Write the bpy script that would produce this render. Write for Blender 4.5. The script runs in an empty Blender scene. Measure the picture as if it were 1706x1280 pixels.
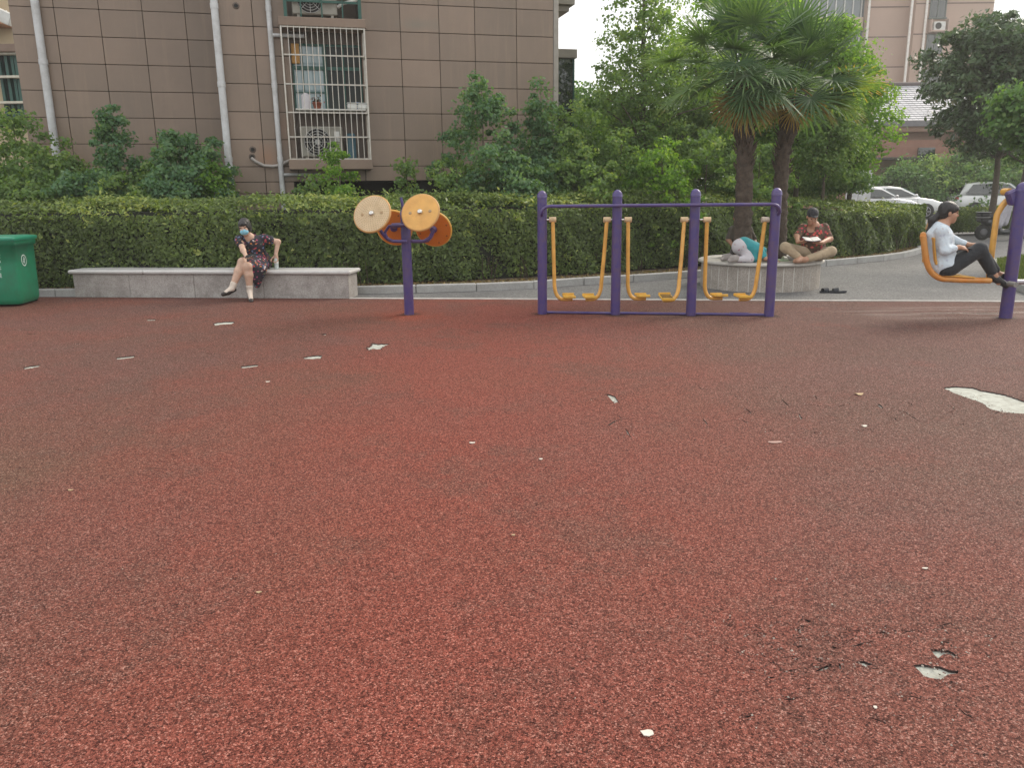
import bpy, math, random
import numpy as np
from mathutils import Vector, Matrix
from mathutils.geometry import delaunay_2d_cdt
random.seed(7); rng = np.random.default_rng(7)
R = math.radians
SC = bpy.context.scene
COL = SC.collection
# ------------------------------------------------------------------ camera
F = 1331.0; CX, CY = 853.0, 640.0
CAM_H = 1.55; PITCH = 13.7; ROLL = 0.70
cam = bpy.data.cameras.new('camera'); camo = bpy.data.objects.new('camera', cam); COL.objects.link(camo)
cam.sensor_fit = 'HORIZONTAL'; cam.sensor_width = 36.0; cam.lens = 36.0*F/1706.0
cam.clip_start = 0.05; cam.clip_end = 2000
CAMR = Matrix.Rotation(R(90-PITCH), 3, 'X') @ Matrix.Rotation(R(-ROLL), 3, 'Z')
camo.matrix_world = Matrix.Translation((0, 0, CAM_H)) @ CAMR.to_4x4()
SC.camera = camo
SC.render.resolution_x = 1024; SC.render.resolution_y = 769
# ------------------------------------------------------------------ world, sun, exposure
SUN_DIR = Vector((0.62, 0.50, 0.62)).normalized()
w = bpy.data.worlds.new("World"); SC.world = w; w.use_nodes = True
nt = w.node_tree; nt.nodes.clear()
out = nt.nodes.new('ShaderNodeOutputWorld')
sky = nt.nodes.new('ShaderNodeTexSky'); sky.sky_type = 'NISHITA'; sky.sun_disc = False
sky.sun_elevation = math.asin(SUN_DIR.z); sky.sun_rotation = math.atan2(SUN_DIR.x, SUN_DIR.y)
b1 = nt.nodes.new('ShaderNodeBackground'); b1.inputs[1].default_value = 0.12
nt.links.new(sky.outputs[0], b1.inputs[0])
b2 = nt.nodes.new('ShaderNodeBackground'); b2.inputs[1].default_value = 1.22
tc = nt.nodes.new('ShaderNodeTexCoord'); nz = nt.nodes.new('ShaderNodeTexNoise'); nz.inputs['Scale'].default_value = 1.6
nz.inputs['Detail'].default_value = 5
nt.links.new(tc.outputs['Generated'], nz.inputs['Vector'])
cr = nt.nodes.new('ShaderNodeValToRGB'); cr.color_ramp.elements[0].position = .3; cr.color_ramp.elements[1].position = .75
cr.color_ramp.elements[0].color = (.83, .84, .86, 1); cr.color_ramp.elements[1].color = (1.0, .97, .925, 1)
nt.links.new(nz.outputs[0], cr.inputs[0]); nt.links.new(cr.outputs[0], b2.inputs[0])
mx = nt.nodes.new('ShaderNodeMixShader'); mx.inputs[0].default_value = .80
nt.links.new(b1.outputs[0], mx.inputs[1]); nt.links.new(b2.outputs[0], mx.inputs[2]); nt.links.new(mx.outputs[0], out.inputs[0])
sun = bpy.data.lights.new('sun', 'SUN'); sun.energy = 2.3; sun.angle = R(28); sun.color = (1, .90, .76)
suno = bpy.data.objects.new('sun', sun); COL.objects.link(suno)
suno.rotation_euler = (-SUN_DIR).to_track_quat('-Z', 'Y').to_euler()
SC.view_settings.view_transform = 'Standard'; SC.view_settings.look = 'None'
SC.view_settings.exposure = 0.60; SC.view_settings.gamma = 1
# ------------------------------------------------------------------ measuring helpers (photo pixel -> world point)
def ray(px, py):
    d = Vector(((px-CX)/F, -(py-CY)/F, -1)); return CAMR @ d
CAMP = Vector((0, 0, CAM_H))
def at(px, py, Y):
    d = ray(px, py); return CAMP + d*(Y/d.y)
def gr(px, py, z=0.0):
    d = ray(px, py); return CAMP + d*((z-CAM_H)/d.z)
def plane_hit(px, py, P, n):
    d = ray(px, py); return CAMP + d*((P-CAMP).dot(n)/d.dot(n))
# ------------------------------------------------------------------ materials
MATS = {}
def newmat(name):
    m = bpy.data.materials.new(name); m.use_nodes = True; MATS[name] = m
    return m, m.node_tree, m.node_tree.nodes['Principled BSDF']
def lin(c):   # sRGB 0-255 -> linear
    return tuple(((v/255)/12.92 if v/255 <= .04045 else ((v/255+.055)/1.055)**2.4) for v in c)
def N(nt, t, **kw):
    n = nt.nodes.new(t)
    for k, v in kw.items():
        if k in n.inputs: n.inputs[k].default_value = v
        else: setattr(n, k, v)
    return n
def ramp(nt, src, stops, interp='LINEAR'):
    r = nt.nodes.new('ShaderNodeValToRGB'); r.color_ramp.interpolation = interp
    e = r.color_ramp.elements
    while len(e) > 1: e.remove(e[-1])
    e[0].position = stops[0][0]; c = stops[0][1]; e[0].color = (*c, 1) if len(c) == 3 else c
    for p, c in stops[1:]:
        x = e.new(p); x.color = (*c, 1) if len(c) == 3 else c
    nt.links.new(src, r.inputs[0]); return r.outputs[0]
def mixc(nt, fac, a, b, mode='MIX'):
    m = nt.nodes.new('ShaderNodeMix'); m.data_type = 'RGBA'; m.blend_type = mode
    for sock, v in ((m.inputs[0], fac), (m.inputs[6], a), (m.inputs[7], b)):
        if hasattr(v, 'is_output'): nt.links.new(v, sock)
        elif isinstance(v, (int, float)): sock.default_value = v
        else: sock.default_value = (*v, 1) if len(v) == 3 else v
    return m.outputs[2]
def mat(name, base, rough=.6, var=.12, scale=6, bump=0, bscale=60, metal=0, dirt=None, dscale=2.0, damt=.5, coat=0, spec=.5):
    if name in MATS: return MATS[name]
    m, nt, p = newmat(name)
    tc = N(nt, 'ShaderNodeTexCoord'); n = N(nt, 'ShaderNodeTexNoise', Scale=scale, Detail=6.0, Roughness=.6)
    nt.links.new(tc.outputs['Object'], n.inputs['Vector'])
    a = tuple(max(0, c*(1-var)) for c in base); b = tuple(min(1, c*(1+var)) for c in base)
    col = ramp(nt, n.outputs[0], [(.3, a), (.7, b)])
    if dirt:
        n2 = N(nt, 'ShaderNodeTexNoise', Scale=dscale, Detail=8.0, Roughness=.7); nt.links.new(tc.outputs['Object'], n2.inputs['Vector'])
        f = ramp(nt, n2.outputs[0], [(.5-.1*damt, (0, 0, 0)), (.75, (damt,)*3)])
        col = mixc(nt, f, col, dirt)
    nt.links.new(col, p.inputs['Base Color'])
    rr = N(nt, 'ShaderNodeMapRange'); rr.inputs[3].default_value = max(.03, rough-.08); rr.inputs[4].default_value = min(1, rough+.08)
    nt.links.new(n.outputs[0], rr.inputs[0]); nt.links.new(rr.outputs[0], p.inputs['Roughness'])
    p.inputs['Metallic'].default_value = metal; p.inputs['Specular IOR Level'].default_value = spec
    if coat: p.inputs['Coat Weight'].default_value = coat
    if bump:
        nb = N(nt, 'ShaderNodeTexNoise', Scale=bscale, Detail=4.0); nt.links.new(tc.outputs['Object'], nb.inputs['Vector'])
        bp = N(nt, 'ShaderNodeBump', Strength=bump, Distance=.01); nt.links.new(nb.outputs[0], bp.inputs['Height'])
        nt.links.new(bp.outputs[0], p.inputs['Normal'])
    return m
def leafmat(name, stops, trans=.35, rough=.5, spec=.35):
    m, nt, p = newmat(name)
    a = N(nt, 'ShaderNodeAttribute'); a.attribute_name = 'tint'
    col = ramp(nt, a.outputs['Fac'], stops)
    nt.links.new(col, p.inputs['Base Color']); p.inputs['Roughness'].default_value = rough; p.inputs['Specular IOR Level'].default_value = spec*.5
    t = N(nt, 'ShaderNodeBsdfTranslucent'); tcol = mixc(nt, 1.0, col, (2.1, 2.2, .7), 'MULTIPLY'); nt.links.new(tcol, t.inputs[0])
    ms = N(nt, 'ShaderNodeMixShader'); ms.inputs[0].default_value = trans
    nt.links.new(p.outputs[0], ms.inputs[1]); nt.links.new(t.outputs[0], ms.inputs[2])
    nt.links.new(ms.outputs[0], nt.nodes['Material Output'].inputs[0])
    return m
# ------------------------------------------------------------------ objects
ORG = {}
def tag(o, label=None, cat=None, group=None, kind=None):
    if label: o['label'] = label
    if cat: o['category'] = cat
    if group: o['group'] = group
    if kind: o['kind'] = kind
    return o
def empty(name, loc, label, cat, group=None):
    o = bpy.data.objects.new(name, None); COL.objects.link(o); o.location = loc; ORG[o.name] = Vector(loc)
    o.empty_display_size = .1
    return tag(o, label, cat, group)
def link_mesh(name, me, m, parent=None, loc=None, smooth=False):
    org = ORG[parent.name] if parent else Vector(loc if loc is not None else (0, 0, 0))
    me.transform(Matrix.Translation(-org))
    o = bpy.data.objects.new(name, me); COL.objects.link(o)
    ORG[o.name] = org
    if parent: o.parent = parent
    else: o.location = org
    for mm in (m if isinstance(m, (list, tuple)) else [m]): me.materials.append(mm)
    if smooth: me.polygons.foreach_set('use_smooth', [True]*len(me.polygons))
    me.update()
    return o
class MB:
    def __init__(s): s.v = []; s.f = []; s.sm = []
    def add(s, vs, fs, smooth=False):
        n = len(s.v); s.v += [tuple(v) for v in vs]; s.f += [tuple(i+n for i in f) for f in fs]; s.sm += [smooth]*len(fs); return s
    def box(s, c, size, M=None, bev=0.0):
        hx, hy, hz = [d/2 for d in size]; c = Vector(c); M = M or Matrix.Identity(3)
        if bev <= 0:
            vs = [c + M @ Vector((x*hx, y*hy, z*hz)) for z in (-1, 1) for x, y in ((-1, -1), (1, -1), (1, 1), (-1, 1))]
            return s.add(vs, [(3, 2, 1, 0), (4, 5, 6, 7), (0, 1, 5, 4), (1, 2, 6, 5), (2, 3, 7, 6), (3, 0, 4, 7)])
        b = min(bev, hx*.9, hy*.9, hz*.9); rings = []
        for z, q in ((-hz, b), (-hz+b, 0), (hz-b, 0), (hz, b)):
            X, Y = hx-q, hy-q; r = []
            for sx, sy in ((-1, -1), (1, -1), (1, 1), (-1, 1)):
                pts = [(sx*(X-b if q == 0 else X-b*.3), sy*Y), (sx*X, sy*(Y-b if q == 0 else Y-b*.3))]
                if sx*sy < 0: pts = pts
                else: pts = pts[::-1]
                r += pts
            rings.append([c + M @ Vector((x, y, z)) for x, y in r])
        return s.loft(rings, caps=True, smooth=False)
    def loft(s, rings, caps=True, smooth=True, closed=True):
        n = len(rings[0]); vs = [v for r in rings for v in r]; fs = []
        for i in range(len(rings)-1):
            for j in range(n if closed else n-1):
                k = (j+1) % n; fs.append((i*n+j, i*n+k, (i+1)*n+k, (i+1)*n+j))
        s.add(vs, fs, smooth)
        if caps:
            s.add(rings[0], [tuple(range(n))[::-1]]); s.add(rings[-1], [tuple(range(n))])
        return s
    def tube(s, pts, r, n=12, caps=True, sub=0):
        pts = [Vector(p) for p in pts]; rs = list(r) if isinstance(r, (list, tuple)) else [r]*len(pts)
        rings = []; up = None
        for i, p in enumerate(pts):
            t = (pts[min(i+1, len(pts)-1)] - pts[max(i-1, 0)]).normalized()
            if up is None: up = Vector((0, 0, 1)) if abs(t.z) < .9 else Vector((0, 1, 0))
            a = up - t*up.dot(t)
            if a.length < 1e-4: a = t.orthogonal()
            a.normalize(); b = t.cross(a); up = a
            rings.append([p + (a*math.cos(2*math.pi*k/n) + b*math.sin(2*math.pi*k/n))*rs[i] for k in range(n)])
        return s.loft(rings, caps, True)
    def cyl(s, a, b, r, n=20, r2=None): return s.tube([a, b], [r, r if r2 is None else r2], n)
    def lathe(s, c, prof, n=24, axis=None):
        c = Vector(c); M = (Vector(axis).to_track_quat('Z', 'Y').to_matrix() if axis is not None else Matrix.Identity(3))
        rings = [[c + M @ Vector((r*math.cos(2*math.pi*k/n), r*math.sin(2*math.pi*k/n), z)) for k in range(n)] for r, z in prof]
        return s.loft(rings, True, True)
    def ell(s, c, rad, M=None, n=14):
        c = Vector(c); M = M or Matrix.Identity(3); rings = []
        for i in range(n+1):
            a = -math.pi/2 + math.pi*i/n; q = max(math.cos(a), .02)
            rings.append([c + M @ Vector((rad[0]*q*math.cos(2*math.pi*k/n), rad[1]*q*math.sin(2*math.pi*k/n), rad[2]*math.sin(a))) for k in range(n)])
        return s.loft(rings, True, True)
    def build(s, name, m, parent=None, loc=None, tint=None):
        me = bpy.data.meshes.new(name); me.from_pydata(s.v, [], s.f)
        me.polygons.foreach_set('use_smooth', s.sm); me.update()
        if tint is not None:
            a = me.attributes.new('tint', 'FLOAT', 'FACE'); a.data.foreach_set('value', tint)
        return link_mesh(name, me, m, parent, loc)
def arc(p0, p1, p2, n=6):   # rounded corner from p0 towards corner p1 to p2
    p0, p1, p2 = Vector(p0), Vector(p1), Vector(p2)
    return [p0*(1-t)**2 + p1*2*t*(1-t) + p2*t*t for t in [i/n for i in range(n+1)]]
def flat(name, pts, z, m, loc=None, kind='structure'):
    me = bpy.data.meshes.new(name); me.from_pydata([(p[0], p[1], z) for p in pts], [], [tuple(range(len(pts)))])
    o = link_mesh(name, me, m, None, loc); return tag(o, kind=kind)
# ------------------------------------------------------------------ leaves
def leaf_arrays(P, Nn, L, W, fold=.25, axis=None):
    """P (n,3) positions, Nn (n,3) normals, L, W (n,) sizes -> verts, quads (two folded triangles pairs)"""
    n = len(P); Nn = Nn/np.linalg.norm(Nn, axis=1, keepdims=True)
    a = rng.normal(size=(n, 3)) if axis is None else axis + rng.normal(size=(n, 3))*.35
    t = a - Nn*(a*Nn).sum(1, keepdims=True); t /= np.linalg.norm(t, axis=1, keepdims=True)+1e-9
    b = np.cross(Nn, t); L = L[:, None]; W = W[:, None]
    v0 = P - t*L*.5; v2 = P + t*L*.5; mid = P - Nn*W*fold
    v1 = P + b*W*.5 + t*L*.05 + Nn*W*fold*.3; v3 = P - b*W*.5 + t*L*.05 + Nn*W*fold*.3
    V = np.stack([v0, v1, v2, v3], 1).reshape(-1, 3)
    base = np.arange(n)[:, None]*4
    T = np.concatenate([base+np.array([[0, 1, 2]]), base+np.array([[0, 2, 3]])], 1).reshape(-1, 3)
    return V, T
def leaf_mesh(name, P, Nn, L, W, tint, m, parent=None, loc=None, fold=.25, axis=None):
    V, T = leaf_arrays(P, Nn, L, W, fold, axis)
    me = bpy.data.meshes.new(name)
    me.vertices.add(len(V)); me.vertices.foreach_set('co', V.astype(np.float32).ravel())
    me.loops.add(len(T)*3); me.loops.foreach_set('vertex_index', T.astype(np.int32).ravel())
    me.polygons.add(len(T)); me.polygons.foreach_set('loop_start', (np.arange(len(T))*3).astype(np.int32))
    me.update(calc_edges=True)
    at_ = me.attributes.new('tint', 'FLOAT', 'FACE'); at_.data.foreach_set('value', np.repeat(tint, 2).astype(np.float32))
    return link_mesh(name, me, m, parent, loc)
# ================================================================== GROUND
gd = mat('ground_asphalt', (.10, .10, .10), .9, .2, 30, .4, 200)
def rubber_mat():
    m, nt, p = newmat('red_rubber'); L = nt.links
    tc = N(nt, 'ShaderNodeTexCoord'); O = tc.outputs['Object']
    def mr(src, a, b):
        n = N(nt, 'ShaderNodeMapRange'); L.new(src, n.inputs[0]); n.inputs[1].default_value = a; n.inputs[2].default_value = b; return n.outputs[0]
    def noise(s, d=5., r=.6):
        n = N(nt, 'ShaderNodeTexNoise', Scale=s, Detail=d, Roughness=r); L.new(O, n.inputs['Vector']); return n.outputs[0]
    # broad wear: brown, red and greyed areas
    col = ramp(nt, noise(.33, 3.), [(.34, (.178, .088, .060)), (.5, (.205, .079, .058)), (.64, (.184, .085, .068))])
    sx = N(nt, 'ShaderNodeSeparateXYZ'); L.new(O, sx.inputs[0])
    gx = N(nt, 'ShaderNodeMapRange'); L.new(sx.outputs[0], gx.inputs[0]); gx.inputs[1].default_value = .3; gx.inputs[2].default_value = 4
    col = mixc(nt, ramp(nt, gx.outputs[0], [(0, (0, 0, 0)), (1, (.7,)*3)]), col, (.190, .106, .090))   # pinker to the right: lens colour shift put into the surface colour
    col = mixc(nt, ramp(nt, noise(1.3, 8., .75), [(.5, (0, 0, 0)), (.72, (.55,)*3)]), col, (.165, .085, .064))
    col = mixc(nt, ramp(nt, noise(.7, 7., .7), [(.56, (0, 0, 0)), (.75, (.55,)*3)]), col, (.250, .072, .050))
    # fresh orange halo round the wheel machine's post
    W0 = gr(681, 527)
    vd = N(nt, 'ShaderNodeVectorMath', operation='DISTANCE'); L.new(O, vd.inputs[0]); vd.inputs[1].default_value = W0
    nd = N(nt, 'ShaderNodeMath', operation='MULTIPLY_ADD'); L.new(noise(3., 4.), nd.inputs[0]); nd.inputs[1].default_value = .7; L.new(vd.outputs['Value'], nd.inputs[2])
    col = mixc(nt, ramp(nt, nd.outputs[0], [(.35, (.75,)*3), (.95, (0, 0, 0))]), col, (.42, .085, .035))
    # brighter red winding band: the camera's colour shading painted into the surface
    wb_ = N(nt, 'ShaderNodeMath', operation='MULTIPLY_ADD'); L.new(noise(.55, 4.), wb_.inputs[0]); wb_.inputs[1].default_value = 4.0; L.new(sx.outputs[0], wb_.inputs[2])
    col = mixc(nt, ramp(nt, mr(wb_.outputs[0], -.6, 4.2), [(0, (0, 0, 0)), (.42, (.75,)*3), (.6, (.6,)*3), (1, (0, 0, 0))]), col, (.275, .068, .047))
    st_ = ramp(nt, noise(.42, 7., .8), [(.50, (0, 0, 0)), (.60, (.45,)*3), (.66, (0, 0, 0))]); col = mixc(nt, st_, col, (.15, .082, .062))
    # darker ring round the feet of the posts
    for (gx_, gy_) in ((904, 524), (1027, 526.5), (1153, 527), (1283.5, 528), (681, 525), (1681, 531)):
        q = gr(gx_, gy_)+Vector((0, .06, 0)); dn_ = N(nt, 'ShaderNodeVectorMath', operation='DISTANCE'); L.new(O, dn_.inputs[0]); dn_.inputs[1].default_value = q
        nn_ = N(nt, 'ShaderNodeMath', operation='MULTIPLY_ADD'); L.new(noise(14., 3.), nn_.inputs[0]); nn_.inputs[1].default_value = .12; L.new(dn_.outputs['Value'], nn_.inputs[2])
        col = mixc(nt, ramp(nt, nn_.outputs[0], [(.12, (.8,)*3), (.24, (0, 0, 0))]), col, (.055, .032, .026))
    # granules
    
    v1 = N(nt, 'ShaderNodeTexVoronoi', Scale=185.); L.new(O, v1.inputs['Vector'])
    v2 = N(nt, 'ShaderNodeTexVoronoi', Scale=100.); L.new(O, v2.inputs['Vector'])
    ve = N(nt, 'ShaderNodeTexVoronoi', Scale=185., feature='DISTANCE_TO_EDGE'); L.new(O, ve.inputs['Vector'])
    s1 = N(nt, 'ShaderNodeSeparateColor'); L.new(v1.outputs['Color'], s1.inputs[0])
    s2 = N(nt, 'ShaderNodeSeparateColor'); L.new(v2.outputs['Color'], s2.inputs[0])
    g = ramp(nt, s1.outputs[0], [(0, (.24, .20, .20)), (.35, (.82, .80, .80)), (.8, (1.2, 1.2, 1.2)), (.95, (1.7, 2.4, 2.6))])
    col = mixc(nt, 1., col, g, 'MULTIPLY')
    col = mixc(nt, 1., col, ramp(nt, s2.outputs[1], [(0, (.68,)*3), (.5, (1,)*3), (1, (1.25, 1.25, 1.25))]), 'MULTIPLY')
    col = mixc(nt, 1., col, ramp(nt, ve.outputs[0], [(0, (.14,)*3), (.10, (1,)*3)]), 'MULTIPLY')
    # crumbled dark pits
    pit = ramp(nt, noise(22., 6., .75), [(.60, (0, 0, 0)), (.70, (.8,)*3)])
    zone = ramp(nt, noise(.9, 3.), [(.45, (.15,)*3), (.62, (1,)*3)])
    col = mixc(nt, mixc(nt, 1., pit, zone, 'MULTIPLY'), col, (.07, .038, .032))
    # smoother streaks beside the seat machine, added to imitate a sun glint
    G0 = gr(1590, 520); mpp = N(nt, 'ShaderNodeMapping'); mpp.inputs['Location'].default_value = (-G0.x*.55, -G0.y*1.5, 0); mpp.inputs['Scale'].default_value = (.55, 1.5, 1); L.new(O, mpp.inputs[0])
    ln = N(nt, 'ShaderNodeVectorMath', operation='LENGTH'); L.new(mpp.outputs[0], ln.inputs[0]); mq = N(nt, 'ShaderNodeMapping'); mq.inputs['Scale'].default_value = (.8, 6, 1); L.new(O, mq.inputs[0])
    nq = N(nt, 'ShaderNodeTexNoise', Scale=1., Detail=3.); L.new(mq.outputs[0], nq.inputs['Vector'])
    gl_ = mixc(nt, 1., ramp(nt, ln.outputs['Value'], [(.3, (1, 1, 1)), (1., (0, 0, 0))]), ramp(nt, nq.outputs[0], [(.45, (0, 0, 0)), (.58, (1, 1, 1))]), 'MULTIPLY')
    col = mixc(nt, 1., col, (.91, .90, .89), 'MULTIPLY')
    L.new(ramp(nt, gl_, [(0, (.85,)*3), (1, (.22,)*3)]), p.inputs['Roughness'])
    L.new(col, p.inputs['Base Color']); p.inputs['Specular IOR Level'].default_value = .16
    h = N(nt, 'ShaderNodeMath', operation='ADD'); L.new(s1.outputs[1], h.inputs[0]); L.new(ve.outputs[0], h.inputs[1])
    bp = N(nt, 'ShaderNodeBump', Strength=.55, Distance=.004); L.new(h.outputs[0], bp.inputs['Height'])
    b2_ = N(nt, 'ShaderNodeBump', Strength=.25, Distance=.02); L.new(noise(9., 5.), b2_.inputs['Height']); L.new(bp.outputs[0], b2_.inputs['Normal'])
    L.new(b2_.outputs[0], p.inputs['Normal'])
    return m
RUB = rubber_mat()
conc = mat('bare_concrete', (.42, .43, .38), .9, .16, 25, .6, 90, dirt=(.20, .18, .14), dscale=16, damt=.75)
rubside = mat('rubber_layer_edge', (.035, .022, .02), .95, .2, 40)
def asphalt_mat():
    m, nt, p = newmat('path_asphalt'); L = nt.links
    tc = N(nt, 'ShaderNodeTexCoord'); O = tc.outputs['Object']
    v = N(nt, 'ShaderNodeTexVoronoi', Scale=70.); L.new(O, v.inputs['Vector'])
    n = N(nt, 'ShaderNodeTexNoise', Scale=.8, Detail=7., Roughness=.7); L.new(O, n.inputs['Vector'])
    s = N(nt, 'ShaderNodeSeparateColor'); L.new(v.outputs['Color'], s.inputs[0])
    base = ramp(nt, n.outputs[0], [(.3, (.085, .085, .086)), (.7, (.145, .143, .138))])
    col = mixc(nt, 1., base, ramp(nt, s.outputs[0], [(0, (.5,)*3), (.6, (1,)*3), (1, (1.8,)*3)]), 'MULTIPLY')
    L.new(col, p.inputs['Base Color']); p.inputs['Roughness'].default_value = .75
    bp = N(nt, 'ShaderNodeBump', Strength=.5, Distance=.006); L.new(s.outputs[1], bp.inputs['Height']); L.new(bp.outputs[0], p.inputs['Normal'])
    return m
ASPH = asphalt_mat()
flat('ground', [(-300, -60), (300, -60), (300, 420), (-300, 420)], -.05, gd)
# red / asphalt boundary
E0 = gr(585, 497.5); E1 = gr(1706, 503)
ed = (E1-E0).normalized(); en = Vector((-ed.y, ed.x, 0))
EL = E0 - ed*13; ER = E0 + ed*24
outline = [(-16, -4), (18, -4), (ER.x, ER.y), (EL.x, EL.y)]
flat('concrete_base', outline, -.009, conc)
pa = E0 - ed*13; pb = E0 + ed*30
flat('path', [(pa.x, pa.y), (pb.x, pb.y), (pb.x+6, 60), (-16, 60)], -.006, ASPH)
def z7(x, y): return gr(900+x/2.117, 600+y/2.117)
def z8(x, y): return gr(1000+x/2.416, 950+y/2.416)
def z6(x, y): return gr(x/2.437, 520+y/2.437)
holes = []
def hole(fn, pts, jag=.006, n=5, grow=1.0):
    P = [Vector(fn(*p)[:2]) for p in pts]; out = []
    for i, a in enumerate(P):
        b = P[(i+1) % len(P)]; seg = (b-a); k = max(1, min(14, int(seg.length/.02)))
        nn = Vector((-seg.y, seg.x)); nn = nn.normalized() if nn.length > 0 else nn
        for j in range(k): out.append(a + seg*(j/k) + nn*random.uniform(-jag, jag)*(0 if j == 0 else 1))
    holes.append(out)
def crack(fn, pts, w=.007):
    P = [Vector(fn(*p)[:2]) for p in pts]; up = []; dn = []; Q = []
    for i in range(len(P)-1):
        seg = P[i+1]-P[i]; k = max(1, int(seg.length/.04))
        Q += [P[i]+seg*(j/k) for j in range(k)]
    Q.append(P[-1])
    for i, q in enumerate(Q):
        t = (Q[min(i+1, len(Q)-1)]-Q[max(i-1, 0)]).normalized(); nn = Vector((-t.y, t.x)); ww = w*(.25+math.sin(math.pi*(i+.15)/(len(Q)-.7)))*random.uniform(.5, 1.3)
        o = nn*random.uniform(-1, 1)*w*.8; up.append(q+o+nn*ww); dn.append(q+o-nn*ww)
    holes.append(up+dn[::-1])
hole(z7, [(1420, 97), (1465, 93), (1525, 97), (1560, 108), (1640, 122), (1706, 145), (1790, 155), (1800, 185), (1706, 189), (1640, 185), (1590, 174), (1560, 152), (1500, 132), (1450, 112)], .007)
hole(z8, [(1258, 383), (1300, 380), (1370, 390), (1405, 405), (1442, 408), (1440, 418), (1405, 420), (1370, 442), (1325, 435), (1300, 425), (1285, 408)], .005)
hole(z8, [(1328, 320), (1400, 323), (1440, 345), (1425, 350), (1400, 338), (1378, 342), (1360, 356), (1345, 342)], .003)
hole(z8, [(820, 196), (852, 207), (838, 213)], .001)
hole(z8, [(800, 224), (824, 222), (815, 236)], .001)
hole(z8, [(788, 240), (806, 238), (800, 251)], .001)
hole(z8, [(1020, 370), (1060, 367), (1098, 381), (1070, 391), (1045, 380)], .002)
hole(z6, [(90, 226), (125, 219), (165, 215), (160, 222), (100, 233)], .01)
hole(z6, [(466, 187), (510, 181), (547, 177), (545, 184), (475, 193)], .01)
hole(z6, [(865, 45), (905, 41), (951, 38), (945, 48), (900, 51), (870, 55)], .015)
hole(z6, [(595, 30), (632, 29), (630, 34), (598, 35)], .008)
hole(z6, [(1228, 184), (1270, 178), (1308, 176), (1306, 188), (1270, 191), (1235, 190)], .012)
hole(z6, [(978, 220), (1010, 217), (1048, 213), (1045, 221), (985, 228)], .01)
hole(z6, [(1488, 147), (1500, 138), (1515, 125), (1530, 130), (1583, 129), (1560, 140), (1548, 152), (1520, 149), (1500, 157)], .02)
hole(z6, [(1300, 90), (1327, 88), (1322, 94)], .005)
hole(z7, [(232, 119), (262, 127), (278, 148), (262, 152), (245, 135)], .004)
for c, wd in (([(234, 233), (265, 216), (300, 208)], .007), ([(300, 243), (312, 262), (322, 274)], .006), ([(182, 138), (216, 141)], .006), ([(270, 196), (286, 205)], .006),
          ([(725, 172), (738, 182), (745, 192)], .008), ([(736, 186), (746, 182)], .006), ([(850, 138), (862, 148), (876, 162)], .007), ([(925, 155), (990, 162), (1018, 166)], .004),
          ([(1052, 166), (1070, 160)], .007), ([(1195, 155), (1207, 170)], .01), ([(1255, 175), (1290, 186), (1335, 216)], .005), ([(575, 208), (588, 228)], .008),
          ([(915, 190), (920, 210)], .007), ([(770, 97), (805, 99)], .006), ([(1480, 134), (1530, 130)], .004), ([(1600, 190), (1625, 180)], .006)):
    crack(z7, c, wd*.75)
for c, wd in (([(866, 408), (900, 395), (926, 378)], .006), ([(735, 352), (785, 350)], .004), ([(965, 378), (968, 400)], .005), ([(865, 355), (890, 362)], .004), ([(1440, 560), (1470, 582), (1500, 600)], .004),
          ([(1200, 245), (1245, 250), (1275, 240)], .003), ([(1000, 245), (1045, 243)], .003), ([(625, 228), (650, 240)], .003), ([(1445, 480), (1510, 490)], .003), ([(1485, 735), (1525, 745)], .003), ([(1330, 243), (1365, 240)], .003), ([(955, 290), (990, 300)], .003)):
    crack(z8, c, wd)
for c, wd in (([(108, 88), (148, 89)], .01), ([(82, 70), (140, 75)], .006), ([(310, 317), (324, 316)], .008), ([(1035, 107), (1080, 104)], .006), ([(692, 327), (705, 328)], .008), ([(488, 105), (505, 105)], .008)):
    crack(z6, c, wd)
gq = random.Random(5)
for k in range(46):
    x, y = (gq.uniform(560, 1600), gq.uniform(180, 620)) if k < 34 else (gq.uniform(100, 1100), gq.uniform(20, 400)); pts = [(x, y)]
    for _ in range(gq.choice((1, 2, 2, 3))): pts.append((pts[-1][0]+gq.uniform(8, 26), pts[-1][1]+gq.uniform(-9, 9)))
    crack(z8, pts, gq.uniform(.0015, .0035))
for k in range(16):
    x, y = gq.uniform(500, 1500), gq.uniform(90, 260); crack(z7, [(x, y), (x+gq.uniform(5, 14), y+gq.uniform(-5, 9)), (x+gq.uniform(14, 24), y+gq.uniform(-4, 14))], gq.uniform(.002, .004))
for k in range(26):
    x, y = gq.uniform(250, 1500), gq.uniform(70, 210); crack(z6, [(x, y), (x+gq.uniform(6, 22), y+gq.uniform(-3, 3))], gq.uniform(.004, .009))
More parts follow.
